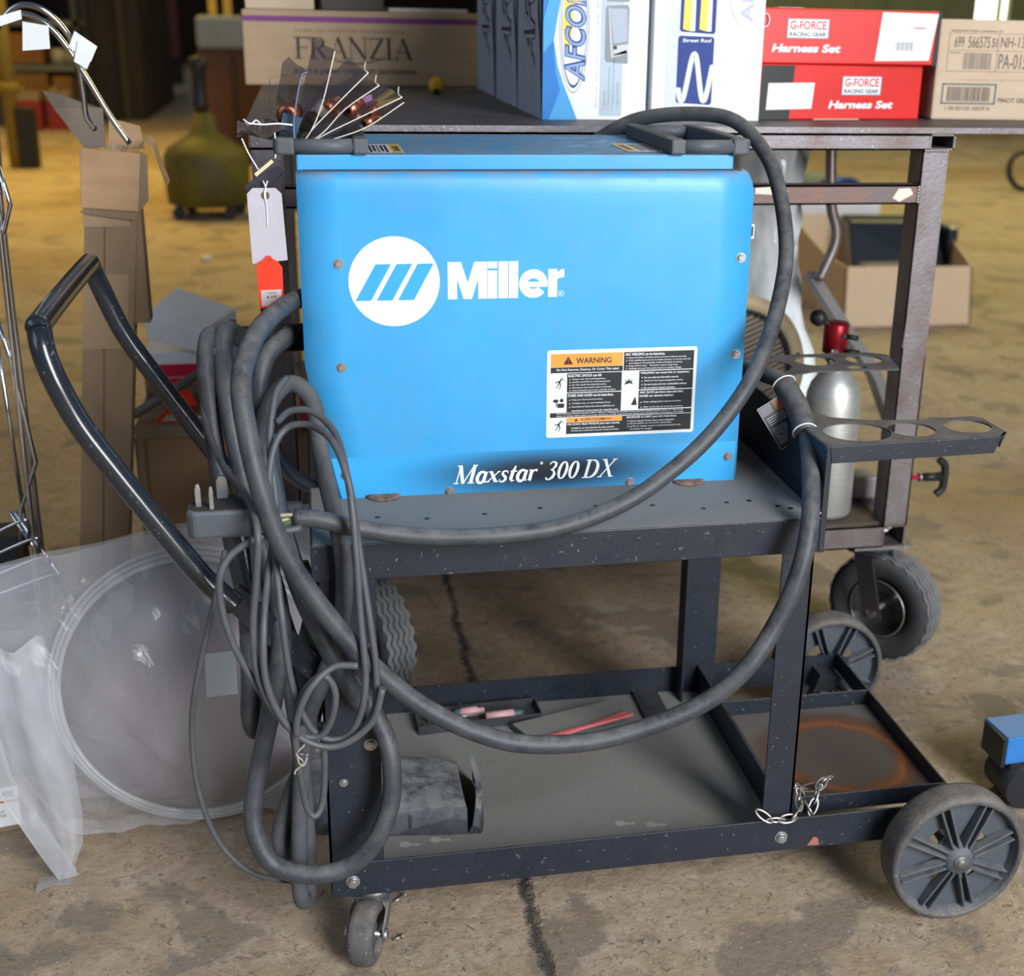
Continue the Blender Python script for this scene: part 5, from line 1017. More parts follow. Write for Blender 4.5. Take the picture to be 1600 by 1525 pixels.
q = MB(mat('yellow_plastic', (0.75,0.42,0.01), .4)); q.lathe((0.274,1.34,ZT+.017),(0,1,0),[(0,0),(0,.010),(.004,.0165),(.018,.0165),(.026,.012),(.03,0)],24); q.build('ring', kb)
q = MB(BLACKP); q.cyl((0.270,1.343,ZT+.005),(0.271,1.325,ZT+.006),.0055,n=16); q.build('stem', kb)

# ------------------------------------------------------------------ things on and behind the table's lower shelf
gb = thing('gas_bottle', 'silver aluminium gas bottle with a red regulator on the table lower shelf', 'gas bottle', (0.893,0.665,0.299))
q = MB(ALU); q.lathe((0.893,0.665,0.2992),(0,0,1),[(0,0),(0,.038),(.003,.0445),(.010,.0480),(.205,.0480),(.222,.0465),(.240,.041),(.256,.030),(.264,.020),(.268,.016),(.285,.0155),(.285,0)],40); q.build('bottle', gb)
RM = mat('red_anodised', (0.30,0.012,0.022), .35, .6)
q = MB(RM); q.lathe((0.889,0.668,0.584),(0,0,1),[(0,0),(0,.016),(.012,.016),(.012,.0215),(.060,.0215),(.064,.019),(.064,0)],28); q.build('regulator_body', gb)
q = MB(BLACKP); q.cyl((0.880,0.668,0.640),(0.858,0.655,0.655),.005,n=10); q.lathe((0.848,0.650,0.660),(-1,-.5,.3),[(-.012,0),(-.010,.010),(0,.0145),(.010,.012),(.014,0)],20); q.build('knob', gb)
q = MB(BLACKP); q.cyl((0.900,0.645,0.628),(0.918,0.640,0.625),.0045,n=12); q.cyl((0.900,0.644,0.600),(0.922,0.640,0.597),.007,n=12); q.cyl((0.894,0.645,0.629),(0.894,0.641,0.629),.0035,n=12); q.build('port', gb)
q = MB(ZINC); q.cyl((0.880,0.640,0.600),(0.862,0.632,0.592),.009,.006,n=16); q.bar((0.872,0.640,0.606),(0.895,0.636,0.585),.006,.003); q.build('valve', gb)
th = thing('pull_starter', 'black T-shaped pull handle on a red rod sticking out right of the table leg', 'handle', (1.09,0.75,0.327))
q = MB(mat('crimson_rod', (0.45,0.02,0.07), .4)); q.cyl((0.955,0.745,0.330),(1.115,0.745,0.3265),.0047,n=12); q.build('rod', th)
q = MB(BLACKP); q.cyl((1.118,0.745,.3265),(1.160,0.745,.326),.0075,.009,n=14); q.tube([(1.152,0.745,.290),(1.164,0.745,.302),(1.166,0.745,.326),(1.164,0.745,.348),(1.152,0.745,.360)],.0075,n=12); q.build('grip', th)
q = MB(ZINC); q.cyl((1.1135,0.745,.3265),(1.118,0.745,.3265),.0085,n=16); q.build('ferrule', th)
q = MB(mat('grey_cast', (0.28,0.25,0.27), .5)); q.box((0.972,0.715,0.2992),(1.02,0.77,0.343)); tag(q.build('small_pump_body', bevel=.006), 'small grey block behind the table leg at the foot of the red rod', 'block')
# round speaker-like filter
fl_ = thing('round_filter', 'round tan ring with dark slatted mesh standing right behind the welder end', 'filter', (0.805,0.93,0.30))
q = MB(mat('tan_ring', (0.42,0.33,0.20), .6)); fc = Vector((0.805,0.93,0.50)); fa_ = Vector((.10,-1,.12)).normalized()
q.lathe(fc, fa_, [(0,.112),(0,.142),(-.05,.142),(-.05,.112)],60,close=True); q.build('outer_ring', fl_)
q = MB(BLACKP); q.lathe(fc+fa_*.002, fa_, [(0,.108),(0,.114),(-.01,.114),(-.01,.108)],60,close=True)
uu = fa_.cross(Vector((0,0,1))).normalized(); vv = uu.cross(fa_)
for i in range(-11, 12):
    h_ = i*.0095; w2 = math.sqrt(max(.110**2-h_**2, 0)); dirn = (uu*math.cos(.36)-vv*math.sin(.36)); per = (uu*math.sin(.36)+vv*math.cos(.36))
    q.bar(fc+per*h_-dirn*w2, fc+per*h_+dirn*w2, .0022, .003, up=fa_)
q.build('mesh_slats', fl_)
q = MB(mat('filter_paper', (0.24,0.18,0.13), .8, col2=(0.30,0.24,0.18), nscale=6)); q.cyl(fc-fa_*.012, fc-fa_*.02, .111, n=48); q.build('filter_face', fl_)
q = MB(BLACKP); q.cyl(fc+uu*-.128+vv*.02, fc+uu*-.128+vv*.02+fa_*.001, .004, n=12); q.build('rivet', fl_)
# white plastic wrapped parcel
PLW = mat('white_plastic_wrap', (0.86,0.90,0.92), .28, col2=(0.72,0.77,0.80), nscale=9, bump=1.0, bscale=22, coat=.5)
wp = MB(PLW); rows = []
for j in range(15):
    v_ = j/14; z_ = .305+.64*(1-v_); x0 = .83+.03*v_; x1 = .978 if v_ < .45 else .978+.105*((v_-.45)/.55)**1.2
    rows.append([(x0+(x1-x0)*i/12+.004*math.sin(i*2.1+j*1.3), 1.10-.035*math.sin(PI*i/12)+.013*math.sin(i*1.7+j*2.3)+.006*math.sin(i*3.1-j*1.9), z_) for i in range(13)])
wp.grid(rows); wp.grid([[(p[0],p[1]+.16-.04*abs(k-6)/6*0,p[2]) for k, p in enumerate(r)] for r in rows][::-1]); 
for sd in (0,-1): wp.grid([[r[sd] for r in rows], [(r[sd][0],r[sd][1]+.16,r[sd][2]) for r in rows]])
wp.face([Vector(p) for p in rows[0]]+[Vector((p[0],p[1]+.16,p[2])) for p in rows[0][::-1]])
tag(wp.build('wrapped_parcel'), 'tall parcel in crinkled white plastic standing behind the round filter', 'parcel')
# bent pipe and angle bar
q = MB(mat('worn_grey_pipe', (0.30,0.28,0.28), .35, .7, col2=(0.20,0.15,0.13), nscale=14)); q.tube([(0.984,1.0,.965),(0.990,1.0,.88),(0.998,1.0,.80),(1.012,1.0,.755),(1.012,1.0,.725),(1.000,1.0,.690),(0.985,1.0,.655)],.0105,n=16); tag(q.build('bent_pipe'), 'bent grey steel pipe hanging behind the middle rail with an angled lower end', 'pipe')
q = MB(mat('grey_channel', (0.22,0.22,0.22), .5, .4)); q.bar((0.975,1.02,.660),(1.150,1.06,.44),.030,.022); q.bar((1.150,1.06,.44),(1.22,1.08,.30),.030,.022); tag(q.build('steel_channel', bevel=.002), 'grey steel channel slanting down behind the red regulator', 'bar')

# open carton with black bins on the floor behind the table
oc = thing('open_carton', 'open cardboard carton on the floor behind the table holding black trays', 'box', (2.3,3.6,0))
KR = mat('open_carton_board', (0.74,0.56,0.38), .85, col2=(0.70,0.52,0.35), nscale=4)
q = MB(KR); q.prism([(2.045,3.30,0),(2.585,3.30,0),(2.565,3.30,.232),(2.035,3.30,.238)],(0,.006,0)); q.build('front_wall', oc)
q = MB(KR); q.prism([(2.045,3.30,0),(2.07,3.95,0),(2.045,3.95,.345),(2.035,3.75,.30),(2.034,3.5,.245),(2.035,3.30,.238)],(.006,0,0)); q.prism([(2.585,3.30,0),(2.70,3.95,0),(2.72,3.95,.33),(2.565,3.30,.232)],(-.006,0,0)); q.prism([(2.07,3.95,0),(2.70,3.95,0),(2.72,3.95,.33),(2.045,3.95,.345)],(0,.006,0)); q.build('side_walls', oc)
q = MB(KR); q.face([(2.05,3.3,.004),(2.58,3.3,.004),(2.70,3.95,.004),(2.07,3.95,.004)]); q.build('bottom', oc)
bn = MB(mat('black_bin_plastic', (0.018,0.024,0.036), .35, coat=.3)); bn.prism([(2.21,3.62,.12),(2.60,3.55,.12),(2.59,3.70,.345),(2.22,3.74,.345)],(0.02,.14,.01)); bn.box((2.62,3.62,.10),(2.66,3.85,.33)); tag(bn.build('black_tray', bevel=.01), 'black plastic tray leaning in the open carton', 'tray')
bn = MB(mat('grey_lid', (0.16,0.17,0.21), .5)); bn.box((2.18,3.36,.17),(2.42,3.52,.215)); tag(bn.build('grey_case', bevel=.004), 'small grey case lying in the front of the open carton', 'case')
q = MB(OFFW); q.box((2.16,4.2,0),(2.565,4.45,.352)); tag(q.build('white_carton', bevel=.004), 'white carton right behind the open cardboard carton', 'box')
rl = thing('fabric_roll', 'grey green roll with a blue end on the yellow floor behind the table rail', 'roll', (2.85,5.5,.2))
q = MB(mat('grey_green_wrap', (0.16,0.19,0.16), .6)); q.cyl((2.62,6.4,.16),(2.90,5.55,.16),.16,n=24); q.build('roll_body', rl)
q = MB(mat('blue_end', (0.01,0.07,0.28), .4)); q.cyl((2.895,5.56,.16),(2.93,5.46,.16),.162,n=24); q.cyl((2.93,5.46,.16),(2.932,5.455,.16),.12,n=24); q.build('roll_end', rl)
q = MB(BLACKP); q.lathe((5.07,7.3,.145),(.1,-1,.25),[(0,.115),(0,.143),(-.03,.143),(-.03,.115)],48,close=True); tag(q.build('rubber_ring'), 'black rubber ring standing on the far floor at the right edge', 'ring')
q = MB(mat('brown_carton', (0.30,0.20,0.09), .85)); q.box((6.6,11.6,0),(7.35,12.2,.38)); tag(q.build('floor_carton', bevel=.01), 'brown carton far back on the right under the wine carton', 'box')
q = MB(mat('dark_crate', (0.10,0.07,0.035), .85)); q.box((6.05,11.9,0),(6.5,12.4,.42)); tag(q.build('dark_crate', bevel=.01), 'dark crate left of the brown carton far back', 'crate')
q = MB(mat('ribbed_grey_sheet', (0.30,0.31,0.20), .7))
for i in range(22): q.box((7.42+.09*i,11.5,0),(7.42+.09*i+.06,11.54,.62)); q.box((7.42+.09*i+.06,11.515,0),(7.42+.09*i+.09,11.535,.62))
tag(q.build('ribbed_panel'), 'low ribbed grey green panel far back at the right edge', 'panel')
# blue floor jack nose at the right edge
jk = thing('floor_jack', 'blue steel box nose of a jack poking in at the right edge', 'jack', (1.10,0.20,0))
JB = mat('jack_blue', (0.03,0.18,0.50), .4)
q = MB(JB); q.box((1.006,0.160,.075),(1.30,0.225,.120), rot=Matrix.Rotation(math.radians(4),3,'Z'), piv=(1.006,0.16,.1)); q.build('frame', jk, bevel=.002)
q = MB(BLACKP); q.box((1.000,0.161,.070),(1.006,0.222,.118)); q.cyl((1.045,0.150,.036),(1.045,0.22,.036),.036,n=24); q.box((1.02,.165,.05),(1.29,.21,.075)); q.build('roller', jk)

# ------------------------------------------------------------------ left foreground: upright carton tube, bag, rack
uc = thing('tall_carton', 'tall narrow cardboard carton standing on end with torn flaps at its top', 'box', (-0.36,0.79,0))
TC = mat('tall_carton_board', (0.30,0.205,0.125), .85, col2=(0.22,0.15,0.095), nscale=9, stretch=(1,1,.4), bump=.15)
def ux(z, s_): return (-0.430+.093*z*1.02) if s_ == 0 else (-0.335+.098*z)
lo = [(-0.425,.75),(-0.347,.75),(-0.347,.797),(-0.425,.797)]; hi = [(-0.325,.752),(-0.247,.752),(-0.247,.80),(-0.325,.80)]
q = MB(TC); zt_ = .905
rr0 = [(x,y,0) for x,y in lo]; rr1 = [(x,y,zt_) for x,y in hi]
q.grid([rr0, rr1], close_u=True, smooth=False); q.grid([[(x+(.003 if x<-.3 else -.003),y+(.003 if y<.8 else -.003),zt_) for x,y in hi],[(x+(.003 if x<-.3 else -.003),y+(.003 if y<.8 else -.003),zt_-.25) for x,y in hi]], close_u=True, smooth=False)
q.build('tube_walls', uc, bevel=.0012)
q = MB(mat('brown_tape', (0.36,0.25,0.15), .4)); 
def onf(x, z, dy=.0006): return Vector((x, .75+.002*z/.905-dy, z))
for z0_, z1_ in ((.615,.735),(0.93-.12,.885)):
    a0 = -0.425+(.100)*z0_/.905; a1 = -0.425+.100*z1_/.905; q = MB(q.mats[0]); q.face([onf(a0-.001,z0_),onf(a0+.068,z0_),onf(a1+.068,z1_),onf(a1-.001,z1_)]); q.build('tape', uc)
q = MB(mat('dark_seam', (0.11,0.08,0.055), .9)); q.face([onf(-.385,.0,.0004),onf(-.383,.0,.0004),onf(-.295,.905,.0004),onf(-.297,.905,.0004)]); q.build('seam', uc)
# folded front flap, torn flaps
q = MB(mat('flap_board', (0.50,0.32,0.18), .8, col2=(0.42,0.26,0.14), nscale=6, stretch=(1,1,8))); q.prism([(-.337,.744,.840),(-.252,.744,.833),(-.2415,.744,.922),(-.329,.744,.930)],(0,.004,0)); q.build('front_flap', uc, bevel=.0015)
q = MB(CARDD); q.prism([(-.340,.747,.832),(-.262,.747,.820),(-.236,.747,.85),(-.232,.747,.918),(-.243,.747,.925)],(0,.003,0)); q.build('torn_edges', uc)
q = MB(mat('grey_flap_board', (0.20,0.165,0.13), .85)); q.prism([(-.331,.80,.925),(-.368,.79,.985),(-.381,.785,1.012),(-.350,.785,1.004),(-.310,.79,.990),(-.298,.80,.985),(-.300,.805,.925)],(0,.003,0)); q.build('raised_flap', uc)
q = MB(mat('flap_board', (0.40,0.255,0.15), .8)); q.grid([[(-0.247,.755,.925),(-0.235,.755,.940),(-0.224,.755,.932),(-0.218,.755,.905),(-0.208,.755,.868),(-0.215,.755,.858)],[(-0.247,.80,.930),(-0.233,.80,.945),(-0.222,.80,.936),(-0.216,.80,.905),(-0.206,.80,.875),(-0.213,.80,.862)]], smooth=False); q.prism([(-.300,.838,.92),(-.245,.838,.92),(-.250,.842,.955),(-.275,.842,.962),(-.296,.842,.965)],(0,.003,0)); q.build('side_flap', uc)
CF = bpy.data.materials.new('clear_plastic'); CF.use_nodes = True; nt = CF.node_tree; out_ = nt.nodes['Material Output']; pb_ = nt.nodes['Principled BSDF']
pb_.inputs['Base Color'].default_value = (0.70,0.70,0.74,1); pb_.inputs['Roughness'].default_value = .13; pb_.inputs['Coat Weight'].default_value = 1
nzz = nt.nodes.new('ShaderNodeTexNoise'); nzz.inputs['Scale'].default_value = 14; nzz.inputs['Detail'].default_value = 4; nzz.inputs['Distortion'].default_value = .8; tcc = nt.nodes.new('ShaderNodeTexCoord'); nt.links.new(tcc.outputs['Object'], nzz.inputs['Vector'])
bpp = nt.nodes.new('ShaderNodeBump'); bpp.inputs['Strength'].default_value = .8; bpp.inputs['Distance'].default_value = .012; nt.links.new(nzz.outputs['Fac'], bpp.inputs['Height']); nt.links.new(bpp.outputs[0], pb_.inputs['Normal'])
tb2 = nt.nodes.new('ShaderNodeBsdfTransparent'); tb2.inputs[0].default_value = (.92,.93,.95,1); ms = nt.nodes.new('ShaderNodeMixShader'); ms.inputs[0].default_value = .26
nt.links.new(tb2.outputs[0], ms.inputs[1]); nt.links.new(pb_.outputs[0], ms.inputs[2]); nt.links.new(ms.outputs[0], out_.inputs[0])
q = MB(CF); q.grid([[(-.325+.075*i/6+.003*math.sin(j*2+i), .76+.06*j/4, .915+.018*math.sin(i*1.3+j*1.1)) for i in range(7)] for j in range(5)]); q.build('inner_bag', uc)
# round clear-rimmed disc in a plastic bag
dk_ = thing('bagged_disc', 'large round brownish grey disc with clear tubing rim inside the plastic bag', 'disc', (-0.195,0.33,0))
DM = mat('dull_disc', (0.36,0.315,0.31), .36, .35, col2=(0.31,0.27,0.27), nscale=2.2)
dn = Vector((-.05,-1,.16)).normalized(); dc = Vector((-0.180,0.345,.214))
q = MB(DM); q.lathe(dc, dn, [(-.012,0),(-.012,.186),(.0,.186),(.0,0)],80); q.build('disc_face', dk_)
TUB = mat('clear_tubing', (0.62,0.63,0.62), .12, alpha=.55, coat=1)
for k_, (rr_, off) in enumerate(((.190,.006),(.197,.002),(.204,-.004))):
    q = MB(TUB); q.lathe(dc+dn*off, dn, [(.0038*math.cos(a*PI/4),rr_+.0038*math.sin(a*PI/4)) for a in range(8)],80,close=True); q.build('rim_tubing', dk_)
du = dn.cross(Vector((0,0,1))).normalized(); dv_ = du.cross(dn)
if du.x < 0: du = -du; 
if dv_.z < 0: dv_ = -dv_
q = MB(mat('white_sticker', (0.66,0.74,0.74), .6)); 
q.grid([[dc+dn*.0018+du*(.000+.044*i/4+.012)+dv_*(-.018+.066*j/4+.003*i/4+.002*math.sin(j*1.5)) for i in range(5)] for j in range(5)]); q.build('blank_sticker', dk_)
bg = thing('plastic_bag', 'clear crinkled plastic bag draped around the disc and over the floor at the left', 'bag', (-0.30,0.30,0))
q = MB(CF); rows = []
for j in range(25):
    v_ = j/24
    zt2 = lambda x: .408+.046*(x+.416)/.249          # top line rises to the right
    row = []
    for i in range(33):
        x = -.56+.60*i/32; top = min(zt2(x), .475); z_ = top*(1-v_)+(.008+min(.16,max(0,-.375-x)*2.2))*v_ + (.015+.05*max(0,(x+.02))) * v_*(1 if x > -.2 else .2)
        y_ = .325-.075*math.sin(PI*min(1,v_*1.05))**.7 + .045*(1-v_)+ .006*math.sin(i*.9+j*.5)+.004*math.sin(i*2.1-j*1.3)
        row.append((x, y_-.02*v_, z_))
    rows.append(row)
rows = [r for r in rows]
q.grid(rows); q.build('front_film', bg)
q = MB(CF); q.grid([[(p[0],.385+.004*math.sin(i*.8+j)+.01*j/24,p[2]) for i, p in enumerate(r)] for j, r in enumerate(rows)]); q.build('back_film', bg)
MF = bpy.data.materials.new('milky_plastic'); MF.use_nodes = True; nt = MF.node_tree; out_ = nt.nodes['Material Output']; pb_ = nt.nodes['Principled BSDF']
pb_.inputs['Base Color'].default_value = (0.58,0.60,0.65,1); pb_.inputs['Roughness'].default_value = .2; pb_.inputs['Coat Weight'].default_value = 1
nzz = nt.nodes.new('ShaderNodeTexNoise'); nzz.inputs['Scale'].default_value = 11; tcc = nt.nodes.new('ShaderNodeTexCoord'); nt.links.new(tcc.outputs['Object'], nzz.inputs['Vector'])
bpp = nt.nodes.new('ShaderNodeBump'); bpp.inputs['Strength'].default_value = .9; bpp.inputs['Distance'].default_value = .015; nt.links.new(nzz.outputs['Fac'], bpp.inputs['Height']); nt.links.new(bpp.outputs[0], pb_.inputs['Normal'])
tb2 = nt.nodes.new('ShaderNodeBsdfTransparent'); ms = nt.nodes.new('ShaderNodeMixShader'); ms.inputs[0].default_value = .42
nt.links.new(tb2.outputs[0], ms.inputs[1]); nt.links.new(pb_.outputs[0], ms.inputs[2]); nt.links.new(ms.outputs[0], out_.inputs[0])
q = MB(MF)      # the loose mouth of the bag, folded down to the floor
L0 = [(-.455,.245,.330),(-.455,.235,.240),(-.441,.225,.160),(-.413,.218,.100),(-.393,.214,.060),(-.379,.212,.030),(-.370,.215,.003)]
R0_ = [(-.360,.262,.345),(-.345,.252,.270),(-.338,.245,.200),(-.335,.238,.145),(-.332,.233,.095),(-.335,.226,.050),(-.352,.218,.006)]
q.grid([[Vector(a).lerp(Vector(b2), i/8)+Vector((0,-.012*math.sin(i*1.6+j*.3)*(1-j/8),.004*math.sin(i+j))) for i in range(9)] for j, (a, b2) in enumerate(zip(L0, R0_))])
q.grid([[Vector(a)+Vector((0,-.004,0))+(Vector((.030,-.010,.012))*(i/3)) for i in range(4)] for a in L0])
q.build('bag_mouth', bg)
q = MB(MF); q.grid([[(-.395+.045*i/4,.185+.035*j/3+.004*i,.004+.004*math.sin(i+j)) for i in range(5)] for j in range(4)]); q.build('bag_corner', bg)
# carton with shipping label at the left edge
sc_ = thing('shipping_carton', 'small worn carton with a white shipping label on the floor at the left edge', 'box', (-0.50,0.36,0))
q = MB(CARDD); q.prism([(-.62,.315,0),(-.418,.352,0),(-.418,.47,0),(-.62,.47,0)],(0,0,.083)); q.build('carton', sc_, bevel=.002)
e1 = Vector((-.62,.315,0)); e2 = Vector((-.418,.352,0)); Uc = (e2-e1).normalized()
d = Decal(e1-Vector((-Uc.y,Uc.x,0))*.0004, Uc, (0,0,1)); Lc = (e2-e1).length
d.rect(Lc-.125,.010,Lc-.024,.074,WHITE,1); d.text('27 91488',Lc-.070,.058,.040,.0105,BLACKP,2); d.rect(Lc-.125,.0495,Lc-.024,.0520,REDP,2); d.text('97002',Lc-.065,.0330,.020,.0040,INK,2); d.text('LLL EE',Lc-.065,.0260,.022,.0045,INK,2); d.build('shipping_label', sc_)
q = MB(mat('black_case', (0.012,0.012,0.013), .5)); q.prism([(-.66,.40,.0835),(-.43,.43,.0835),(-.43,.55,.0835),(-.66,.55,.0835)],(0,0,.085)); tag(q.build('black_case', bevel=.006), 'black case resting on the shipping carton behind the plastic bag', 'case')
# bent chrome frame
rk = thing('chrome_rack', 'bent chrome wire rack with white tags standing at the left edge', 'rack', (-0.40,0.6,0))
q = MB(CHROME)
q.tube([(-.432,.6,.0),(-.432,.6,.45),(-.428,.6,.70),(-.424,.6,.95),(-.418,.6,1.06),(-.400,.6,1.105),(-.372,.6,1.122),(-.345,.6,1.118),(-.318,.6,1.093),(-.290,.6,1.045),(-.262,.6,.990),(-.238,.6,.950)],.0042,n=12)
q.build('arch_bar', rk)
q = MB(CHROME); q.tube([(-.428,.62,.0),(-.426,.62,.78),(-.420,.62,.93),(-.412,.62,1.07),(-.380,.62,1.128),(-.338,.62,1.128),(-.306,.63,1.085),(-.300,.64,1.02),(-.300,.645,.985),(-.290,.65,.965)],.0042,n=12); q.build('arch_bar', rk)
q = MB(CHROME); q.tube([(-.420,.6,.93),(-.408,.6,.865),(-.420,.6,.83),(-.445,.6,.80)],.0035,n=10,smooth=False); q.tube([(-.445,.6,.70),(-.434,.6,.641),(-.416,.6,.478),(-.445,.6,.405),(-.46,.6,.30)],.0035,n=10,smooth=False); q.tube([(-.455,.6,.40),(-.385,.6,.255),(-.35,.6,.18)],.0042,n=10,smooth=False); q.tube([(-.462,.6,.40),(-.395,.6,.255)],.0035,n=10,smooth=False); q.tube([(-.450,.6,.70),(-.442,.6,.38)],.003,n=10,smooth=False); q.build('side_wires', rk)
q = MB(CHROME)
for i in range(4): 
    z_ = .385-.030*i; q.tube([(-.53,.56,z_-.030),(-.445+.012*i,.56,z_+.012),(-.430+.012*i,.565,z_+.008),(-.440+.010*i,.60,z_-.040)],.0028,n=8,sub=4)
q.build('basket_wires', rk)
q = MB(BLACKP); q.box((-.56,.60,.20),(-.455,.66,.36)); q.build('basket_panel', rk)
for k_, (pts_, txt) in enumerate((([(-.366,.590,1.075),(-.330,.590,1.078),(-.329,.590,1.108),(-.362,.590,1.113)],1),([(-.395,.588,1.105),(-.362,.588,1.116),(-.362,.588,1.128),(-.395,.588,1.118)],0),([(-.306,.590,1.080),(-.278,.590,1.062),(-.268,.590,1.082),(-.296,.590,1.102)],1),([(-.300,.586,1.062),(-.284,.586,1.052),(-.270,.586,1.078),(-.292,.586,1.090)],0))):
    q = MB(WHITE); q.prism(pts_, (0,.0006,0)); q.build('paper_tag', rk)
# items behind the push handle
BX = mat('brown_board_box', (0.26,0.15,0.075), .7, col2=(0.21,0.12,0.06), nscale=5)
bb = thing('brown_carton_stand', 'large brown carton with raised lid edge behind the cable bundle', 'box', (-0.2,1.35,0))
q = MB(BX); q.box((-.352,1.20,0),(-.045,1.50,.322)); q.build('carton', bb, bevel=.006)
q = MB(CARDD); q.box((-.352,1.196,.322),(-.045,1.50,.345)); q.box((-.352,1.196,.0),(-.334,1.2,.322)); q.box((-.352,1.42,.345),(-.045,1.50,.40)); q.build('lid', bb, bevel=.004)
q = MB(mat('orange_tag', (0.80,0.035,0.006), .5), WHITE); q.prism([(-.318,1.22,.3455),(-.250,1.215,.3455),(-.238,1.30,.3455),(-.30,1.31,.3455)],(0,0,.0008)); q.prism([(-.300,1.225,.347),(-.250,1.222,.347),(-.245,1.26,.347),(-.296,1.265,.347)],(0,0,.0006),mat('cream_paper',(0.66,0.58,0.36),.7)); q.prism([(-.302,1.30,.352),(-.236,1.29,.358),(-.250,1.32,.380),(-.285,1.325,.382)],(0,.001,.001)); 
tag(q.build('orange_tags'), 'orange tags lying on the lid of the large brown carton', 'tag')
q = MB(mat('white_string', (0.8,0.8,0.82), .7)); q.tube([(-.24,1.24,.349),(-.22,1.23,.350),(-.205,1.22,.349),(-.212,1.21,.348),(-.20,1.205,.348)],.0018,n=6); tag(q.build('tag_string'), 'cream string trailing from the orange tags on the brown carton', 'string')
PKR = mat('pink_red_print', (0.58,0.01,0.05), .5)
wb = thing('white_retail_box', 'white box with a pink red band standing open behind the push handle', 'box', (-0.25,1.45,.4))
q = MB(OFFW); q.prism([(-.335,1.30,.402),(-.215,1.30,.402),(-.200,1.50,.402),(-.335,1.50,.402)],(0,0,.066)); q.build('base', wb, bevel=.002)
q = MB(PKR); q.box((-.3355,1.2985,.404),(-.170,1.3,.445)); q.box((-.335,1.2975,.416),(-.175,1.2982,.419),mat('pink_print',(0.75,0.22,0.30),.5)); q.box((-.215,1.30,.402),(-.170,1.48,.445)); q.build('pink_band', wb)
q = MB(OFFW); q.prism([(-.330,1.31,.545),(-.213,1.27,.520),(-.150,1.36,.545),(-.270,1.42,.580)],(.003,.004,-.050)); q.build('raised_lid', wb, bevel=.002)
q = MB(mat('grey_tube_plastic', (0.13,0.12,0.12), .45)); q.tube([(-.375,1.20,.356),(-.30,1.22,.395),(-.25,1.24,.423),(-.19,1.275,.450)],.0095,n=12,smooth=False); q.cyl((-.296,1.222,.397),(-.290,1.224,.400),.0108,n=14,m=LGREY); tag(q.build('grey_tube'), 'grey plastic tube slanting across in front of the white and pink box', 'tube')
q = MB(mat('red_foil', (0.30,0.02,0.012), .3, .3, col2=(0.42,0.14,0.05), nscale=18, bump=.8, bscale=30)); q.prism([(-.495,1.20,0),(-.42,1.20,0),(-.43,1.20,.17),(-.447,1.20,.245),(-.468,1.20,.14)],(0,.12,0)); tag(q.build('red_wrapped_item', bevel=.004), 'shiny dark red wrapped item standing left of the tall carton', 'parcel')
q = MB(mat('red_post', (0.30,0.01,0.01), .5)); q.box((-.03,1.30,0),(-.005,1.33,.40)); tag(q.build('red_bracket'), 'narrow red post behind the cable bundle left of the welder', 'post')

# ------------------------------------------------------------------ far left: racks, crates and machines
OR = mat('orange_bin_board', (0.30,0.13,0.015), .7, col2=(0.22,0.09,0.015), nscale=3); RC = mat('red_crate_plastic', (0.30,0.020,0.010), .5); DKS = mat('dark_rack_steel', (0.05,0.05,0.035), .7); YP = mat('yellow_paint', (0.22,0.15,0.02), .6)
sr = thing('storage_rack', 'dark steel storage rack at the far left with orange bins on it', 'rack', (-2.6,12.6,0))
q = MB(DKS)
for x in (-2.86,-2.10):
    for y in (12.4,13.0): q.box((x-.03,y,0),(x+.03,y+.06,2.2))
q.build('upright', sr)
for z_ in (.52,.93,1.45): q = MB(mat('grey_green_shelf',(0.16,0.17,0.12),.6)); q.box((-2.9,12.4,z_),(-2.07,13.05,z_+.05)); q.build('shelf', sr)
OG = 'orange bins on the far left rack'
for lb, bx_ in (('orange bin on the upper shelf of the far left rack',((-2.76,12.42,.575),(-2.42,12.9,.86))),('orange bin on the floor shelf line of the far left rack',((-2.74,12.42,.20),(-2.40,12.9,.50))),('narrow orange bin right of the lower orange bin',((-2.36,12.42,.22),(-2.18,12.9,.47)))):
    q = MB(OR); q.box(*bx_); tag(q.build('storage_bin', bevel=.015), lb, 'bin', OG)
q = MB(mat('pale_jugs',(0.42,0.38,0.25),.6)); q.cyl((-2.30,12.55,.575),(-2.30,12.55,.72),.07,n=16); q.cyl((-2.18,12.55,.575),(-2.18,12.55,.70),.06,n=16); tag(q.build('pale_jug'), 'pair of pale containers beside the upper orange bin', 'jug')
for lb, (x, y, w_) in (('red crate with pale top on the floor before the far left rack',(-2.64,11.9,.24)),('red crate behind and right of the first red crate',(-2.36,12.0,.21))):
    t = thing('red_crate', lb, 'crate', (x,y,0), 'red crates on the yellow floor')
    q = MB(RC); q.box((x,y,0),(x+w_,y+.25,.27)); q.build('crate', t, bevel=.01); q = MB(mat('pale_lid',(0.33,0.22,0.11),.6)); q.box((x+.005,y+.005,.27),(x+w_-.005,y+.24,.35)); q.cyl((x+.06,y+.08,.35),(x+.06,y+.08,.39),.04,n=12); q.build('crate_lid', t, bevel=.008)
q = MB(YP); q.cyl((-2.05,8.85,0),(-2.05,8.85,1.6),.05,n=16); q.cyl((-2.05,8.85,.52),(-2.05,8.85,.60),.075,n=16); tag(q.build('yellow_post'), 'dull yellow post at the far left edge', 'post')
q = MB(mat('black_stand',(0.015,0.013,0.012),.7)); q.box((-2.02,8.8,0),(-1.90,8.95,.42)); tag(q.build('black_stand'), 'black stand at the foot of the dull yellow post', 'stand')
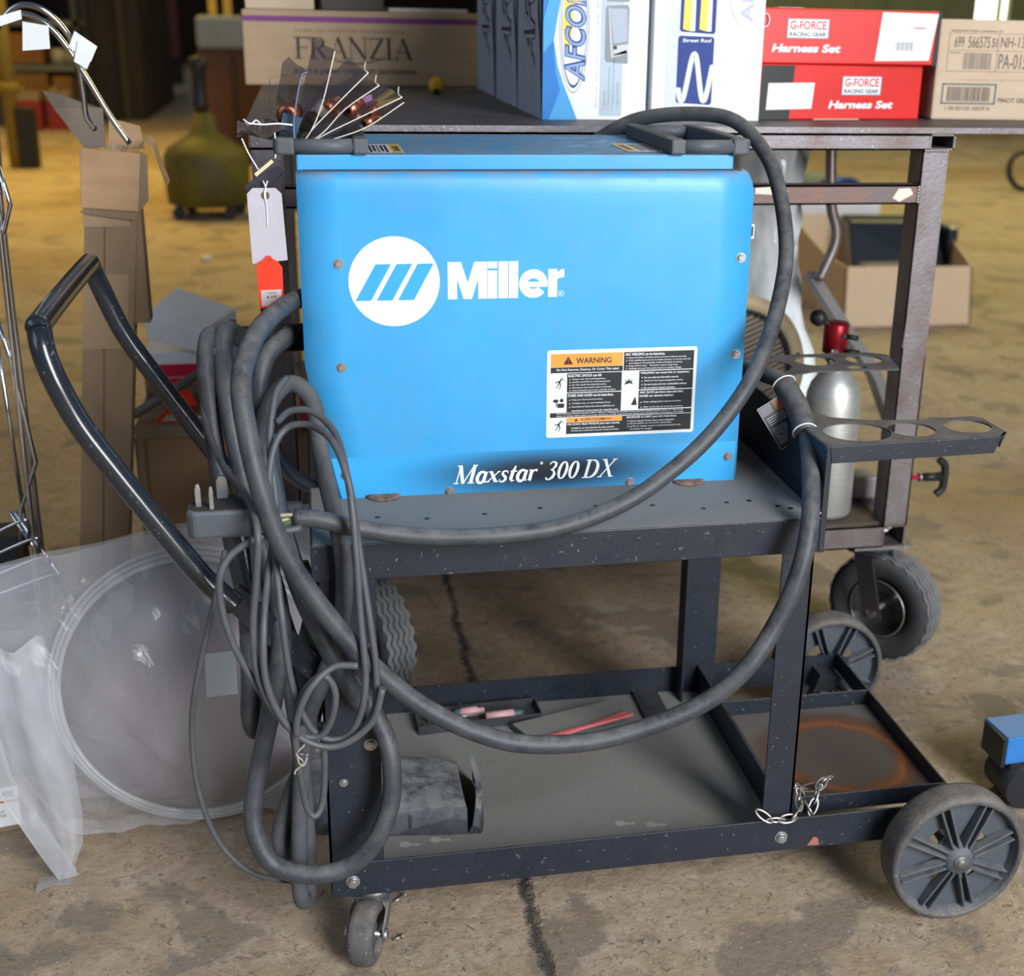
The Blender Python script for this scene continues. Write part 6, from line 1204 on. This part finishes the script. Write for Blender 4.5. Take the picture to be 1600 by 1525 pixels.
# dark clothes-like hanging stock further back on both sides of the aisle
dr = thing('dark_rack', 'tall dark rack along the left side of the aisle', 'rack', (-2.0,14,0))
q = MB(mat('near_black_stock',(0.030,0.024,0.018),.8,col2=(0.05,0.035,0.02),nscale=2)); q.box((-2.08,13.2,0),(-1.60,16.5,1.9)); q.box((-2.75,15.5,0),(-2.32,22,2.0)); q.box((-3.8,20,0),(-2.9,34,2.2)); q.build('stock', dr)
q = MB(mat('olive_post',(0.06,0.045,0.015),.7)); q.box((-1.80,13.1,0),(-1.74,13.18,2.0)); q.build('upright', dr)
for i, (x, y, h_, col) in enumerate(((-2.05,19.0,.75,(0.10,0.016,0.020)),(-1.90,18.6,.95,(0.17,0.06,0.06)),(-2.28,19.4,.60,(0.12,0.05,0.05)))):
    q = MB(mat('hung_stock_%d' % i, col, .8)); q.box((x,y,.42),(x+.22,y+.4,1.6)); tag(q.build('hung_stock', bevel=.03), ['deep red stock hanging by the dark rack beside the aisle','dusty pink stock hanging nearest the aisle','dull maroon stock hanging behind the deep red one'][i], 'stock', 'reddish stock hanging along the aisle')
q = MB(mat('aisle_dark_cabinet',(0.035,0.016,0.008),.7)); q.box((-2.70,28.6,0),(1.0,30.5,2.6)); tag(q.build('dark_cabinet'), 'dark brown cabinet, widened to fill the darkness at the far end of the aisle', 'cabinet')  # widened past the cabinet itself to fill in the darkness on the right
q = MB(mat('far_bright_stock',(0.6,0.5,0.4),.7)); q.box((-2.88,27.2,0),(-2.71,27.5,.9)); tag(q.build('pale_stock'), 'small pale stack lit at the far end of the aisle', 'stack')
q = MB(mat('aisle_bin_dark',(0.06,0.05,0.045),.9)); q.box((-2.0,20.5,0),(-1.82,20.8,.30)); tag(q.build('dark_bin'), 'small dark bin on the aisle floor below the pale stack', 'bin')  # plain dark colour of the bin itself
oc2 = thing('orange_cabinet', 'dull orange brown cabinet left of the table under a grey case', 'cabinet', (-0.6,9,0))
q = MB(mat('orange_brown_cabinet',(0.085,0.030,0.008),.6)); q.box((-.74,9.0,.0),(-.20,9.6,.84)); q.build('body', oc2, bevel=.01)
q = MB(mat('orange_brown_dark',(0.03,0.015,0.008),.6)); q.box((-.50,8.99,.05),(-.47,9.0,.80)); q.build('door_gap', oc2)
q = MB(mat('yellow_paint2',(0.55,0.33,0.02),.5)); q.box((-.66,9.3,1.07),(-.60,9.36,2.0)); q.box((-.55,9.3,1.07),(-.49,9.36,2.0)); q.box((-.66,9.3,.84),(-.49,9.36,.90)); q.build('mast', oc2)
q = MB(mat('blue_grey_case',(0.15,0.19,0.24),.6,bump=.4,bscale=20)); q.box((-.735,8.9,.842),(-.33,9.25,1.075)); q.box((-.36,8.905,.845),(-.10,9.24,1.05)); tag(q.build('grey_case', bevel=.03), 'blue grey case on top of the orange brown cabinet', 'case')
q = MB(mat('grey_green_machine',(0.09,0.085,0.06),.7)); q.box((-.12,6.6,0),(.6,7.4,1.0)); tag(q.build('machine_base'), 'dark machine base showing left of the table leg', 'machine')
# yellow mobile tank with a black column
ym = thing('yellow_floor_tank', 'dull yellow bell-shaped mobile tank on black casters with a black column', 'tank', (-.55,6.4,0))
q = MB(mat('dull_yellow_tank',(0.115,0.10,0.010),.6,col2=(0.06,0.055,0.015),nscale=5))
q.lathe((-.545,6.4,.07),(0,0,1),[(0,0),(0,.20),(.01,.225),(.12,.235),(.26,.235),(.31,.215),(.36,.13),(.40,.075),(.50,.055),(.52,0)],36); q.build('tank', ym)
q = MB(BLACKP); q.lathe((-.555,6.4,.58),(0,0,1),[(0,0),(0,.035),(.04,.045),(.06,.036),(.22,.04),(.235,.052),(.29,.05),(.30,0)],20); q.build('column', ym)
for a in (0.5,2.2,3.7,5.4): q = MB(BLACKP); q.cyl((-.545+.19*math.cos(a),6.37+.19*math.sin(a),.035),(-.545+.19*math.cos(a),6.43+.19*math.sin(a),.035),.035,n=14); q.cyl((-.545+.19*math.cos(a),6.4+.19*math.sin(a),.03),(-.545+.19*math.cos(a),6.4+.19*math.sin(a),.08),.015,n=10); q.build('caster', ym)
